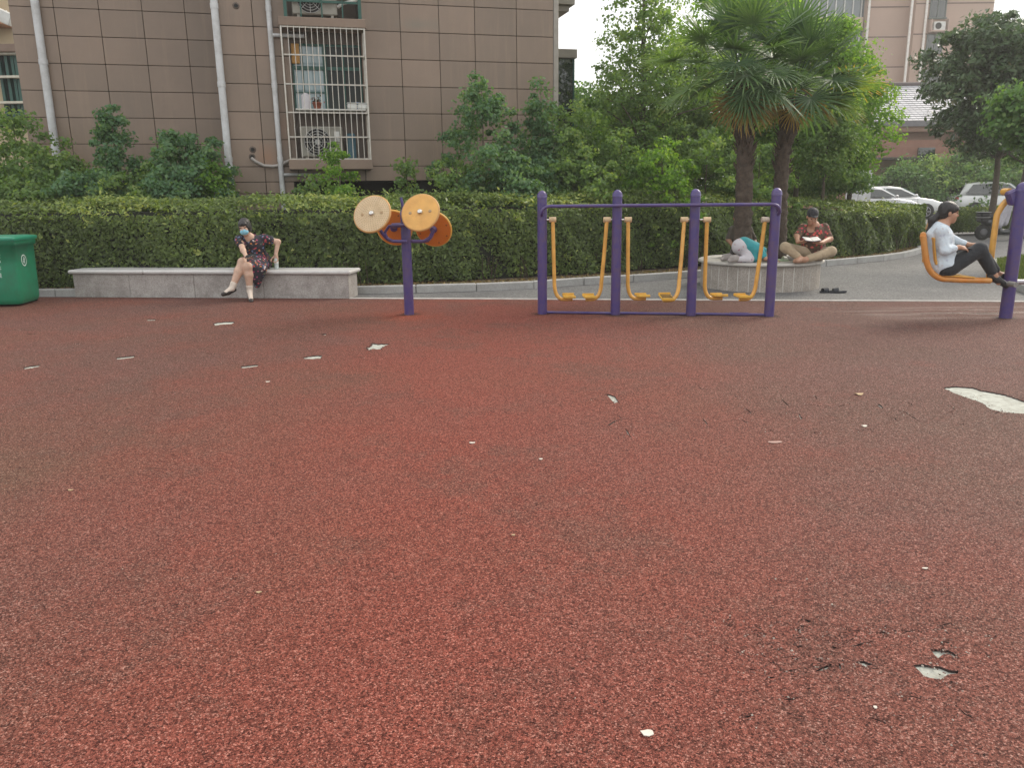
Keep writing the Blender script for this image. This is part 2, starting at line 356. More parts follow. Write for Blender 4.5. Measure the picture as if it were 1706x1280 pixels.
def rubber_sheet():
    V = [Vector(p) for p in outline]; E = [(i, (i+1) % 4) for i in range(4)]; ids = []
    # a grid keeps triangles well shaped
    for h in holes:
        b = len(V); V += h; E += [(b+i, b+(i+1) % len(h)) for i in range(len(h))]
    for gx in range(-8, 9):
        for gy in range(0, 12): V.append(Vector((gx*1.37+.1, gy*.97+.33)))
    vo, eo, fo, ov, oe, of = delaunay_2d_cdt(V, E, [], 0, 1e-6)
    def inside(p, poly):
        c = False; j = len(poly)-1
        for i in range(len(poly)):
            a, b = poly[i], poly[j]
            if (a[1] > p[1]) != (b[1] > p[1]) and p[0] < (b[0]-a[0])*(p[1]-a[1])/(b[1]-a[1]+1e-12)+a[0]: c = not c
            j = i
        return c
    bbs = [(min(p.x for p in h), max(p.x for p in h), min(p.y for p in h), max(p.y for p in h)) for h in holes]
    mb = MB(); fs = []; hf = []
    for f in fo:
        c = sum((vo[i] for i in f), Vector((0, 0)))/len(f)
        if not inside(c, outline): continue
        if any(bb[0] <= c.x <= bb[1] and bb[2] <= c.y <= bb[3] and inside(c, h) for bb, h in zip(bbs, holes)): hf.append(f); continue
        fs.append(f)
    me = bpy.data.meshes.new('rubber_surface')
    n = len(vo)
    ecount = {}
    for f in fs:
        for i in range(len(f)):
            a, b = f[i], f[(i+1) % len(f)]; k = (min(a, b), max(a, b)); ecount[k] = ecount.get(k, 0)+1
    walls = [(a, b, b+n, a+n) for (a, b), c in ecount.items() if c == 1]
    me.from_pydata([(v.x, v.y, 0) for v in vo]+[(v.x, v.y, -.0089) for v in vo], [], [tuple(f) for f in fs]+walls)
    o = link_mesh('rubber_surface', me, [RUB, rubside]); tag(o, kind='structure')
    for i in range(len(fs), len(fs)+len(walls)): me.polygons[i].material_index = 1
    for p in me.polygons[:len(fs)]:
        if p.normal.z < 0: p.flip()
rubber_sheet()
# crumbs of loose rubber and grit round the damaged spots and scattered over the court
def crumbs():
    g = random.Random(11); V = []; Fc = []; ti = []
    def one(x, y, r, t):
        b = len(V); a0 = g.uniform(0, 6.28)
        for k in range(4): a = a0+k*1.57+g.uniform(-.3, .3); V.append((x+r*math.cos(a)*g.uniform(.6, 1.2), y+r*math.sin(a)*g.uniform(.6, 1.2), .0005))
        V.append((x+g.uniform(-.3, .3)*r, y+g.uniform(-.3, .3)*r, r*g.uniform(.5, 1.1)))
        for k in range(4): Fc.append((b+k, b+(k+1) % 4, b+4)); ti.append(t)
    for h in holes:
        per = sum((h[i]-h[i-1]).length for i in range(len(h)))
        for k in range(int(14+per*70)):
            p = h[g.randrange(len(h))]; d = abs(g.gauss(0, .035))+.002; a = g.uniform(0, 6.28); one(p.x+d*math.cos(a), p.y+d*math.sin(a), g.uniform(.002, .0055), g.random())
    for k in range(900):
        y = g.uniform(1.2, 9.5); one(g.uniform(-1, 1)*(y*.68+.3), y, g.uniform(.0015, .004), g.random())
    me = bpy.data.meshes.new('loose_grit'); me.from_pydata(V, [], Fc); a = me.attributes.new('tint', 'FLOAT', 'FACE'); a.data.foreach_set('value', ti)
    m = leafmat('grit', [(0, (.03, .02, .018)), (.45, (.10, .045, .035)), (.8, (.22, .11, .09)), (1, (.42, .38, .32))], 0, .8)
    tag(link_mesh('loose_grit', me, m), kind='stuff', label='loose rubber crumbs and grit scattered around the damaged spots', cat='grit')
crumbs()
# pale edging strip between red surface and asphalt
mb = MB(); P = [E0+ed*(-.02), ER]
c = (P[0]+P[1])/2; Mx = Matrix((ed, en, Vector((0, 0, 1)))).transposed()
mb.box((c.x, c.y, -.003), ((P[1]-P[0]).length, .045, .03), Mx)
tag(mb.build('edging_strip', mat('edging_concrete', (.55, .53, .49), .85, .15, 10, .3, 80), None, (c.x, c.y, 0)), kind='structure')
# ------------------------------------------------------------------ kerb
granite = mat('kerb_granite', (.36, .355, .34), .8, .25, 90, .3, 120, dirt=(.16, .15, .13), dscale=3, damt=.55)
def kerb_line(px):
    return [gr(*p) for p in px]
KL = kerb_line([(-300, 497), (60, 494), (123, 493.5), (360, 492), (590, 490), (720, 487), (860, 483), (980, 474), (1100, 466.5), (1200, 459), (1370, 444), (1450, 437), (1500, 431), (1540, 421)])
KL += [KL[-1] + Vector((.9, 2.2, 0)), KL[-1]+Vector((1.6, 5.5, 0))]
def resample(P, step):
    out = [P[0].copy()]; acc = 0
    for i in range(len(P)-1):
        a, b = P[i], P[i+1]; L = (b-a).length; t = step-acc
        while t < L: out.append(a+(b-a)*(t/L)); t += step
        acc = (L-(t-step))
    return out
KS = resample(KL, .95)
mb = MB()
for a, b in zip(KS[:-1], KS[1:]):
    d = (b-a); L = d.length; d.normalize(); nn = Vector((-d.y, d.x, 0)); c = (a+b)/2 + nn*.06
    mb.box((c.x, c.y, .05+random.uniform(-.004, .004)), (L-.012, .12, .13), Matrix((d, nn, Vector((0, 0, 1)))).transposed(), .012)
tag(mb.build('kerb', granite), kind='structure')
# soil bed behind the kerb
soil = mat('soil', (.10, .075, .05), .95, .3, 14, .8, 40, dirt=(.16, .12, .07), dscale=9, damt=.8)
mb = MB(); n_ = len(KS); back = [Vector((p.x*1.0-0.2, p.y+6.0, 0)) for p in KS]
for i in range(n_-1):
    d = (KS[i+1]-KS[i]).normalized(); 
    a, b = KS[i]+Vector((-d.y, d.x, 0))*.121, KS[i+1]+Vector((-d.y, d.x, 0))*.121
    mb.add([(a.x, a.y, .07), (b.x, b.y, .07), (min(b.x, KS[-1].x-.5), max(b.y, 19.5 if b.x < 5 else 19), .07), (min(a.x, KS[-1].x-.5), max(a.y, 19.5 if a.x < 5 else 19), .07)], [(0, 1, 2, 3)])
tag(mb.build('soil_bed', soil), kind='structure')
# fallen leaves and dry grass along the foot of the hedge
dry = leafmat('dry_litter', [(0, (.10, .06, .03)), (.5, (.22, .14, .06)), (.8, (.12, .13, .04)), (1, (.33, .23, .10))], .1)
n = 9000; t = rng.random(n)*(len(KS)-1.001); i0 = t.astype(int); fr = (t-i0)[:, None]
KA = np.array([p[:] for p in KS]); pos = KA[i0]*(1-fr)+KA[i0+1]*fr; dd = KA[i0+1]-KA[i0]; dd /= np.linalg.norm(dd, axis=1)[:, None]
pos[:, :2] += np.stack([-dd[:, 1], dd[:, 0]], 1)*(.13+rng.random(n)[:, None]*.45); pos[:, 2] = .08+rng.random(n)*.03
Nn = rng.normal(size=(n, 3))*.5+np.array([0, 0, 1.])
tag(leaf_mesh('leaf_litter', pos, Nn, .03+.05*rng.random(n), .012+.02*rng.random(n), rng.random(n), dry), kind='stuff', label='dry fallen leaves and grass along the foot of the hedge', cat='leaf litter')
# ------------------------------------------------------------------ lawn corner at the right
LW = [gr(1662, 470), gr(1700, 488), gr(1760, 500)]
lp = [gr(1655, 462)+Vector((0, 0, 0)), gr(1712, 489), gr(1790, 512), gr(1900, 470), gr(1800, 435), gr(1690, 432), gr(1655, 440)]
mb = MB(); rs = resample([lp[-1], lp[0], lp[1], lp[2], gr(1900, 520)], .8)
for a, b in zip(rs[:-1], rs[1:]):
    d = (b-a); L = d.length; d.normalize(); nn = Vector((-d.y, d.x, 0)); c = (a+b)/2
    mb.box((c.x, c.y, .05), (L-.01, .1, .13), Matrix((d, nn, Vector((0, 0, 1)))).transposed(), .012)
tag(mb.build('lawn_kerb', granite), kind='structure')
flat('lawn_soil', [(p.x, p.y) for p in lp], .06, mat('lawn_earth', (.07, .09, .03), .95, .3, 20, .6, 60))
grassm = leafmat('grass_blades', [(0, (.045, .07, .02)), (.6, (.08, .115, .035)), (1, (.18, .18, .08))], .3)
xs = [p.x for p in lp]; ys = [p.y for p in lp]; n = 60000
cand = np.stack([rng.uniform(min(xs), max(xs), n), rng.uniform(min(ys), max(ys), n)], 1)
ins = np.zeros(n, bool); j = len(lp)-1
for i in range(len(lp)):
    a, b = lp[i], lp[j]; cond = ((a.y > cand[:, 1]) != (b.y > cand[:, 1])) & (cand[:, 0] < (b.x-a.x)*(cand[:, 1]-a.y)/(b.y-a.y+1e-9)+a.x); ins ^= cond; j = i
cand = cand[ins]; n = len(cand); pos = np.c_[cand, np.full(n, .09)]
tag(leaf_mesh('grass', pos, rng.normal(size=(n, 3))*np.array([1, 1, .2]), .06+.05*rng.random(n), np.full(n, .008), rng.random(n), grassm, axis=np.array([0, 0, 1.5])), kind='stuff', label='short green lawn grass inside the kerb at the right edge', cat='grass')
# ================================================================== BROWN TILED BUILDING
FA = R(14.5); FU = Vector((math.cos(FA), math.sin(FA), 0)); FN = Vector((math.sin(FA), -math.cos(FA), 0)); UZ = Vector((0, 0, 1))
FM = Matrix((FU, FN*-1, UZ)).transposed()       # local x along wall, y into wall, z up
F0 = at(540, 250, 16.5); F0.z = 0
def fsz(px, py, d=0.0):
    h = plane_hit(px, py, F0+FN*d, FN); return (h-F0).dot(FU), h.z
def fp(s, z, d=0.0): return F0 + FU*s + FN*d + UZ*z
def fbox(mb, s0, s1, z0, z1, d0, d1, bev=0):
    mb.box(fp((s0+s1)/2, (z0+z1)/2, (d0+d1)/2), (abs(s1-s0), abs(d1-d0), abs(z1-z0)), FM, bev)
def panel_mat():
    m, nt, p = newmat('brown_cladding'); L = nt.links
    a = N(nt, 'ShaderNodeAttribute'); a.attribute_name = 'tint'
    tc = N(nt, 'ShaderNodeTexCoord'); n = N(nt, 'ShaderNodeTexNoise', Scale=.9, Detail=5., Roughness=.65); L.new(tc.outputs['Object'], n.inputs['Vector'])
    mp = N(nt, 'ShaderNodeMapping'); mp.inputs['Scale'].default_value = (5, 5, .35); L.new(tc.outputs['Object'], mp.inputs[0])
    n2 = N(nt, 'ShaderNodeTexNoise', Scale=1., Detail=6., Roughness=.7); L.new(mp.outputs[0], n2.inputs['Vector'])
    col = ramp(nt, a.outputs['Fac'], [(0, (.205, .150, .108)), (.5, (.235, .170, .123)), (1, (.268, .192, .139))])
    col = mixc(nt, ramp(nt, n.outputs[0], [(.35, (0, 0, 0)), (.7, (.5,)*3)]), col, (.165, .125, .092))
    col = mixc(nt, ramp(nt, n2.outputs[0], [(.52, (0, 0, 0)), (.75, (.5,)*3)]), col, (.30, .215, .15))
    for (px, py, rx, rz, cc) in ((447, 262, .55, .55, (.30, .155, .085)), (372, 130, .12, 1.6, (.26, .18, .12)), (470, 215, .35, .9, (.27, .16, .10)), (345, 60, .25, 1.2, (.25, .17, .12)), (700, 40, .9, .25, (.19, .17, .13))):
        q = plane_hit(px, py, F0, FN); mm = N(nt, 'ShaderNodeMapping', vector_type='TEXTURE'); mm.inputs['Location'].default_value = (q.x-F0.x, q.y-F0.y, q.z); mm.inputs['Scale'].default_value = (rx, 3.0, rz); L.new(tc.outputs['Object'], mm.inputs[0])
        vl = N(nt, 'ShaderNodeVectorMath', operation='LENGTH'); L.new(mm.outputs[0], vl.inputs[0]); ad_ = N(nt, 'ShaderNodeMath', operation='MULTIPLY_ADD'); L.new(n2.outputs[0], ad_.inputs[0]); ad_.inputs[1].default_value = .9; L.new(vl.outputs['Value'], ad_.inputs[2])
        col = mixc(nt, ramp(nt, ad_.outputs[0], [(.45, (.7,)*3), (1.35, (0, 0, 0))]), col, cc)
    L.new(col, p.inputs['Base Color']); p.inputs['Roughness'].default_value = .42
    n3 = N(nt, 'ShaderNodeTexNoise', Scale=.8, Detail=2.); L.new(tc.outputs['Object'], n3.inputs['Vector'])
    bp = N(nt, 'ShaderNodeBump', Strength=.12, Distance=.05); L.new(n3.outputs[0], bp.inputs['Height']); L.new(bp.outputs[0], p.inputs['Normal'])
    return m
PAN = panel_mat()
joint = mat('cladding_joint', (.022, .015, .012), .95)
dark = mat('dark_interior', (.018, .016, .015), .9)  # near-black colour stands for the shade in holes, fan openings and undercroft
pvc = mat('rain_pipe_white', (.56, .57, .57), .5, .08, 5, 0, dirt=(.22, .20, .17), dscale=3, damt=.6)
stain = mat('bare_slab_render', (.24, .175, .13), .75, .1, 4, .15, 40, dirt=(.12, .09, .07), dscale=2, damt=.6)
greenf = mat('green_window_frame', (.012, .075, .055), .5, .1)
steel = mat('cage_steel', (.46, .44, .39), .35, .15, 12, 0, metal=.35, dirt=(.33, .22, .12), dscale=8, damt=.5)
white_met = mat('white_painted_metal', (.62, .62, .58), .5, .06, 6, 0, dirt=(.32, .28, .22), dscale=5, damt=.5)
def glassmat(name, c, rough=.06):
    m, nt, p = newmat(name); p.inputs['Base Color'].default_value = (*c, 1); p.inputs['Roughness'].default_value = rough
    p.inputs['Specular IOR Level'].default_value = .9; p.inputs['Coat Weight'].default_value = .4; return m
glass_room = glassmat('window_glass_room', (.02, .025, .024), .3); glass_room.node_tree.nodes['Principled BSDF'].inputs['Specular IOR Level'].default_value = .2; glass_room.node_tree.nodes['Principled BSDF'].inputs['Coat Weight'].default_value = 0
glass_blue = glassmat('window_glass_blue', (.20, .28, .29)); glass_dark = glassmat('window_glass_dark', (.012, .02, .02))
bld = empty('apartment_building', fp(0, 0), 'brown panel-clad apartment block with white rain pipes and a caged window behind the shrubs', 'building')
ZR = [1.53+.51*k for k in range(0, 13)]
zb = 1.75
def rows(z0, z1):
    r = [z for z in [2.04+.51*k for k in range(-3, 30)] if z0+.03 < z < z1-.03]; return [z0]+r+[z1]
G = .011
def panels(svals, zv, d, openings=()):
    mb = MB(); tint = []
    for i in range(len(svals)-1):
        for j in range(len(zv)-1):
            rects = [(svals[i]+G/2, svals[i+1]-G/2, zv[j]+G/2, zv[j+1]-G/2)]
            for (a, b, c, e) in openings:
                nr = []
                for (s0, s1, z0, z1) in rects:
                    if s1 <= a or s0 >= b or z1 <= c or z0 >= e: nr.append((s0, s1, z0, z1)); continue
                    if s0 < a: nr.append((s0, a, z0, z1))
                    if s1 > b: nr.append((b, s1, z0, z1))
                    m0, m1 = max(s0, a), min(s1, b)
                    if z0 < c: nr.append((m0, m1, z0, c))
                    if z1 > e: nr.append((m0, m1, e, z1))
                rects = [r for r in nr if r[1]-r[0] > .02 and r[3]-r[2] > .02]
            for (s0, s1, z0, z1) in rects:
                t = random.random(); nf = len(mb.f); fbox(mb, s0, s1, z0, z1, d-.02, d+random.uniform(0, .0025), .004); tint += [t]*(len(mb.f)-nf)
    return mb, tint
ZTOP = 9.0
# main (projecting) block
colx = [355, 418.5, 462]
sv = [fsz(x, 4)[0] for x in (359, 418.5, 458, 512, 562, 612, 665, 730, 790, 860)]
sv = [fsz(359, 4)[0], fsz(418.5, 4)[0]] + [fsz(x, 4)[0] for x in (477, 535, 594, 665, 730, 790, 860)]
s_r = fsz(922, 4)[0]; sv.append(s_r)
wL, wzT = fsz(481, 72); wR, _ = fsz(606, 72); 
oL = fsz(487, 120)[0]; oR = fsz(604, 120)[0]
zc_bot = fsz(550, 265, .45)[1]; zc_top = fsz(540, 44, .45)[1]
OP = (oL, oR, zc_bot+.02, zc_top-.02)
up0 = fsz(540, 28, .45)[1]
OP2 = (oL, oR, up0+.05, up0+2.1)
mb, tint = panels(sv, rows(zb, ZTOP), 0.0, [OP, OP2]); mb.build('wall_panels', PAN, bld, tint=tint)
# lower strip of panels left of the window down to the ground
mb, tint = panels([sv[0], sv[1], fsz(490, 300)[0]], [.0, .51, 1.02, 1.53, zb-.001], 0.0); mb.build('wall_panels', PAN, bld, tint=tint)
# left recessed block
DL = -1.65
sl = [fsz(x, 4, DL)[0] for x in (13, 88, 163, 235, 306, 372)]
mb, tint = panels(sl, rows(zb, ZTOP), DL); mb.build('wall_panels', PAN, bld, tint=tint)
# backing walls (open where the windows are)
mb = MB(); S0, S1 = sv[0]-.0, s_r
def backing(mb, s0, s1, z0, z1, d, th, ops):
    zs = sorted({z0, z1, *[z for o in ops for z in o[2:]]}); ss = sorted({s0, s1, *[x for o in ops for x in o[:2]]})
    for a, b in zip(ss[:-1], ss[1:]):
        for c, e in zip(zs[:-1], zs[1:]):
            m1, m2 = (a+b)/2, (c+e)/2
            if any(o[0] < m1 < o[1] and o[2] < m2 < o[3] for o in ops): continue
            fbox(mb, a, b, c, e, d-th, d-.021)
backing(mb, S0, S1, zb, ZTOP, 0, .25, [OP, OP2])
fbox(mb, S0, fsz(490, 300)[0], 0, zb, -.25, -.021)
fbox(mb, sl[0], S0+.3, zb, ZTOP, DL-.25, DL-.021)
fbox(mb, S0, S0+.2, 0, ZTOP, DL, -.26)      # return wall
mb.build('wall_core', joint, bld)
# undercroft behind the shrubs, its shade put into near-black walls
mb = MB(); fbox(mb, sl[0], S1, 0, zb, -2.6, -2.3); fbox(mb, sl[0], S1, zb, zb+.1, -2.6, -.26)
for k in range(5): fbox(mb, S0+2.0+k*1.7, S0+2.3+k*1.7, 0, zb-.002, -.6, -.25)
mb.build('undercroft', dark, bld)
# corner trim strip and right-hand face
mb = MB(); fbox(mb, s_r+.004, fsz(930.5, 4)[0], 0, ZTOP, -.3, .012, .01); mb.build('corner_trim', mat('corner_trim_grey', (.33, .30, .26), .6), bld)
se = fsz(930.5, 4)[0]
mb = MB(); fbox(mb, se-.12, se-.002, 0, ZTOP, -12, -.301); mb.build('side_wall', mat('side_wall_brown', (.19, .14, .105), .7), bld)
# bays sticking out of the right-hand face
sb1 = fsz(948, 90, -1.5)[0]; zt1, zt0 = fsz(940, 82, -1.2)[1], fsz(940, 97, -1.2)[1]
slabm = mat('bay_slab_grey', (.26, .235, .20), .7, .1, 5, .1)
mb = MB(); fbox(mb, se, sb1+.06, zt0, zt1, -3.2, -1.1, .01); mb.build('bay_slab', slabm, bld)
mb = MB(); fbox(mb, se, sb1, zt0-2.6, zt0-.002, -3.1, -1.2); wbay = mb.build('window', glass_dark, bld)
mb = MB()
for s in (se+.03, se+.17, sb1): fbox(mb, s-.015, s+.02, zt0-2.6, zt0-.002, -1.2, -1.165)
for z in (zt0-1.05, zt0-1.8): fbox(mb, se, sb1, z-.02, z+.02, -1.197, -1.172)
mb.build('window_frame', greenf, wbay)
mb = MB(); ze = fsz(940, 20, -1.0)[1]; fbox(mb, se, fsz(953, 5, -1.0)[0], ze+.12, ze+.3, -3.4, -.8, .01); fbox(mb, se, fsz(946, 12, -1.0)[0], ze, ze+.118, -3.3, -.9, .01)
mb.build('eave_slab', slabm, bld)
# rain pipes
def pipe(pts, r, name='rain_pipe', joints=()):
    mb = MB(); mb.tube(pts, r, 12)
    for q in joints:
        p = pts[0].lerp(pts[-1], q); d = (pts[-1]-pts[0]).normalized(); mb.cyl(p-d*.045, p+d*.045, r*1.13, 12)
        mb.box(p+FN*-(r+.01)+UZ*.12, (.03, .06, .02), FM)
    return mb.build(name, pvc, bld)
for px, py, d, r, n in ((58, 4, DL+.085, .075, 5), (356.5, 4, .075, .068, 6), (446.5, 4, .07, .05, 6)):
    s, _ = fsz(px+ (9 if px > 100 else 3)*0, py, d)
    pipe([fp(s, .1, d), fp(s, ZTOP, d)], r, joints=[.08+.92*k/n for k in range(n)])
sp = fsz(446.5, 4, .07)[0]
z1 = fsz(455, 58, .07)[1]; pipe([fp(sp, z1, .07), fp(sp+.62, z1, .07)], .035)
z2 = fsz(480, 291, .07)[1]; pipe([fp(sp, z2, .07), fp(sp+.75, z2, .07)], .03)
mb = MB()
hA = [fp(*fsz(x, y), .06) for x, y in ((420, 264), (426, 269), (440, 276), (455, 277), (468, 275), (476, 270), (484, 267))]
mb.tube([hA[0]+FN*-.08]+hA, .03, 10); mb.build('hose', mat('hose_grey', (.36, .33, .30), .7), bld)
for x, y in ((393, 9), (421, 249), (420, 261)):
    s, z = fsz(x, y); c = fp(s, z, .002); mb = MB(); mb.lathe(c, [(.062, 0), (.062, .004), (.05, .012), (.036, .014)], 20, FN); oc = mb.build('pipe_collar', mat('collar_brown', (.12, .09, .07), .7), bld)
    c = fp(s, z, .014); mb = MB(); mb.lathe(c, [(.036, 0), (.036, .003)], 20, FN); mb.build('pipe_hole', dark, oc)
# window bay: slabs, cage, glazing
sA, sB = fsz(466, 44, .45)[0], fsz(608, 48, .45)[0]
zs1, zs0 = fsz(540, 29, .45)[1], fsz(540, 44, .45)[1]
mb = MB(); fbox(mb, sA-.02, sB+.02, zs0, zs1, 0.003, .46, .008); mb.build('bay_slab', stain, bld)
zq1, zq0 = fsz(552, 266, .45)[1], fsz(552, 282, .45)[1]
mb = MB(); fbox(mb, sA-.02, sB+.02, zq0, zq1, 0.003, .46, .008); mb.build('bay_slab', stain, bld)
mb = MB()
for s in (sA+.015, sB-.015):
    fbox(mb, s-.015, s+.015, zq1, zs0, .415, .445, .003); fbox(mb, s-.012, s+.012, zq1, zs0, .02, .045)
hz = [zq1+.015, fsz(552, 228, .45)[1], fsz(552, 187.5, .45)[1], fsz(552, 140.5, .45)[1], fsz(552, 92, .45)[1], zs0-.015]
for z in hz:
    fbox(mb, sA+.031, sB-.031, z-.013, z+.013, .418, .442, .003)
    for s in (sA+.015, sB-.015): fbox(mb, s-.01, s+.01, z-.01, z+.01, .046, .414)
cage = mb.build('window_cage', steel, bld)
mb = MB()
for k in range(1, 14):
    s = sA+.03+(sB-sA-.06)*k/14; fbox(mb, s-.0065, s+.0065, zq1, zs0, .443, .456)
for s in (sA+.015, sB-.015):
    for q in (.13, .23, .33): fbox(mb, s-.006, s+.006, zq1+.02, zs0-.02, q-.006, q+.006)
mb.build('bar', steel, cage)
# interior shell
rim = mat('reveal_brown', (.085, .065, .05), .85)
mb = MB(); a, b, c, e = OP
fbox(mb, a, b, c, e, -1.3, -1.25)
fbox(mb, a-.02, a, c, e, -1.25, -.002); fbox(mb, b, b+.02, c, e, -1.25, -.002); fbox(mb, a, b, e, e+.02, -1.25, -.002); fbox(mb, a, b, c-.02, c, -1.25, -.002)
mb.build('window_reveal', rim, bld)
zmid = fsz(545, 187, 0)[1]; ztopw = fsz(545, 72, 0)[1]
for q0, q1 in ((c+.001, zmid), (ztopw, e-.001)): mb = MB(); fbox(mb, a+.001, b-.001, q0, q1, -.16, -.05); mb.build('window_spandrel', mat('spandrel_brown', (.10, .075, .06), .7), bld)
sm = a+(b-a)*.47
zt = fsz(520, 112, 0)[1]
mb = MB(); fbox(mb, a+.04, sm-.03, zmid+.04, ztopw-.04, -.12, -.11); wn = mb.build('window', glass_blue, bld)
mb = MB()
for s in (a+.02, sm-.015): fbox(mb, s-.02, s+.02, zmid+.002, ztopw-.002, -.13, -.07, .004)
for z, h in ((zmid+.022, .02), (ztopw-.022, .02), (zt, .035), (fsz(520, 153, 0)[1], .01)): fbox(mb, a+.041, sm-.036, z-h, z+h, -.125, -.075)
for f_ in (.33, .66): fbox(mb, a+(sm-a)*f_-.008, a+(sm-a)*f_+.008, zmid+.05, ztopw-.05, -.124, -.09)
mb.build('window_frame', greenf, wn)
mb = MB(); fbox(mb, sm+.03, b-.04, zmid+.04, ztopw-.04, -.12, -.11); wn2 = mb.build('window', glass_room, bld)
mb = MB()
for s in (sm+.015, b-.02, (sm+b)/2): fbox(mb, s-.014, s+.014, zmid+.002, ztopw-.002, -.13, -.075, .004)
for z, h in ((zmid+.022, .02), (ztopw-.022, .02), (zt, .03)): fbox(mb, sm+.036, b-.041, z-h, z+h, -.124, -.08)
mb.build('window_frame', greenf, wn2)
mb = MB(); fbox(mb, a+.002, a+.16, fsz(495, 105, 0)[1], ztopw-.01, -.068, -.03, .01); mb.build('window_blind', mat('ochre_board', (.42, .22, .05), .6), wn)
mb = MB(); fbox(mb, a+.01, b-.01, zmid+.002, zmid+.03, -.05, .41, .004); sill = mb.build('window_shelf', white_met, bld)
# outdoor air conditioner units
def ac_unit(s0, z0, d0, wd=.80, ht=.56, name='air_conditioner'):
    mb = MB(); fbox(mb, s0, s0+wd, z0+.05, z0+ht, d0-.3, d0, .02)
    for q in (.08, wd-.12): fbox(mb, s0+q, s0+q+.05, z0, z0+.05, d0-.28, d0-.02)
    o = mb.build(name, mat('ac_casing', (.27, .26, .22), .7, .1, 8, 0, dirt=(.14, .12, .09), dscale=6, damt=.6), bld)
    cx_, cz_ = s0+wd*.40, z0+ht*.53; r = ht*.40
    mb = MB(); mb.lathe(fp(cx_, cz_, d0+.001), [(r, 0), (r, .004)], 28, FN); mb.build('fan_opening', dark, o)
    mb = MB()
    for q in range(1, 6):
        rr = r*q/5; pts = [fp(cx_+rr*math.cos(t), cz_+rr*math.sin(t), d0+.016) for t in [2*math.pi*k/28 for k in range(29)]]; mb.tube(pts, .005, 5, False)
    for q in range(8):
        t = math.pi*q/4; mb.tube([fp(cx_+.03*math.cos(t), cz_+.03*math.sin(t), d0+.018), fp(cx_+r*math.cos(t), cz_+r*math.sin(t), d0+.016)], .006, 5)
    mb.lathe(fp(cx_, cz_, d0+.012), [(.045, 0), (.045, .012)], 16, FN)
    mb.build('fan_grille', mat('ac_grille', (.40, .40, .38), .5), o)
    mb = MB(); fbox(mb, s0+wd*.80, s0+wd*.93, z0+ht*.55, z0+ht*.85, d0+.001, d0+.012, .005); mb.build('side_cover', mat('ac_cover', (.50, .50, .47), .5), o)
    return o
sq = fsz(501, 240, .35)[0]
ac_unit(sq, zq1+.005, .36, .80, .62)
mb = MB(); fbox(mb, sq+.87, sq+1.05, zq1+.003, zq1+.5, .1, .35, .03); mb.build('storage_crate', mat('crate_blue', (.03, .09, .12), .5), bld)
# upper floor bay
sU0, sU1 = sA+.02, sB-.02
mb = MB()
for s in (sU0+.1, sU1-.06): fbox(mb, s-.03, s+.03, zs1, zs1+1.6, .40, .45)
for z in (zs1+.28, zs1+.75, zs1+1.3): fbox(mb, sU0+.131, sU1-.091, z-.02, z+.02, .41, .44)
for q in (.25, .5, .75): fbox(mb, sU0+(sU1-sU0)*q-.012, sU0+(sU1-sU0)*q+.012, zs1, zs1+1.6, .441, .455)
mb.build('window_cage', greenf, bld)
ac_unit(fsz(487, 20, .36)[0], zs1+.012, .37, .82, .58)
a2, b2_, c2, e2 = OP2
mb = MB(); fbox(mb, a2, b2_, c2, e2, -1.0, -.95); fbox(mb, a2-.02, a2, c2, e2, -.95, -.002); fbox(mb, b2_, b2_+.02, c2, e2, -.95, -.002); fbox(mb, a2, b2_, e2, e2+.02, -.95, -.002); fbox(mb, a2, b2_, c2-.02, c2, -.95, -.002)
mb.build('window_reveal', rim, bld)
mb = MB(); mb.tube([fp(*fsz(562, 12, .2), .2), fp(*fsz(572, 5, .2), .2), fp(*fsz(585, 2, .2), .2), fp(*fsz(600, -3, .2), .2)], .03, 8); mb.build('drain_hose', white_met, bld)
# things standing on the window shelf
def shelf_item(name, label, cat, px, prof, m, d=.3, grp=None):
    s, z = fsz(px, 186, d); c = fp(s, zmid+.031, d); mb = MB(); mb.lathe(c, prof, 18); o = mb.build(name, m, None, c); return tag(o, label, cat, grp)
cream = mat('cream_plastic', (.62, .60, .52), .5)
shelf_item('canister', 'tall white canister on the caged window shelf, below the blue glass', 'canister', 511, [(.075, 0), (.085, .02), (.085, .24), (.07, .26), (.04, .27), (.04, .29)], mat('white_plastic', (.6, .58, .6), .5))
terr = mat('terracotta', (.28, .08, .04), .8, .2, 20)
s, z = fsz(529, 186, .3); c = fp(s, zmid+.031, .3)
pr = empty('potted_plant', c, 'small terracotta pot with dark red plant on the caged window shelf', 'potted plant')
MB().lathe(c, [(.06, 0), (.085, .1), (.092, .1), (.092, .12), (.078, .12), (.07, .1)], 18).build('pot', terr, pr)
n = 60; P = rng.normal(size=(n, 3))*[.05, .05, .035]+np.array(c[:])+[0, 0, .16]
leaf_mesh('foliage', P, rng.normal(size=(n, 3)), np.full(n, .05), np.full(n, .03), rng.random(n), leafmat('pot_leaves', [(0, (.08, .02, .015)), (.6, (.05, .06, .02)), (1, (.2, .03, .03))]), pr)
tubm = mat('tub_white', (.62, .63, .60), .45)
for k, (px, lb) in enumerate(((587, 'left white food tub on the caged window shelf, beside a blue tin'), (604, 'right white food tub at the end of the caged window shelf'))):
    s, z = fsz(px, 186, .3); c = fp(s, zmid+.031, .3); mb = MB()
    mb.box(c+UZ*.055, (.19, .14, .10), FM, .02); mb.box(c+UZ*.115, (.2, .15, .016), FM, .006)
    tag(mb.build('food_tub', tubm, None, c), lb, 'tub', 'white tubs on the window shelf')
s, z = fsz(596, 186, .3); c = fp(s, zmid+.031, .3)
shelf_item('blue_tin', 'small blue tin between the white tubs on the caged window shelf', 'tin', 596, [(.03, 0), (.03, .13), (.026, .135)], mat('tin_blue', (.02, .09, .28), .4), .3)

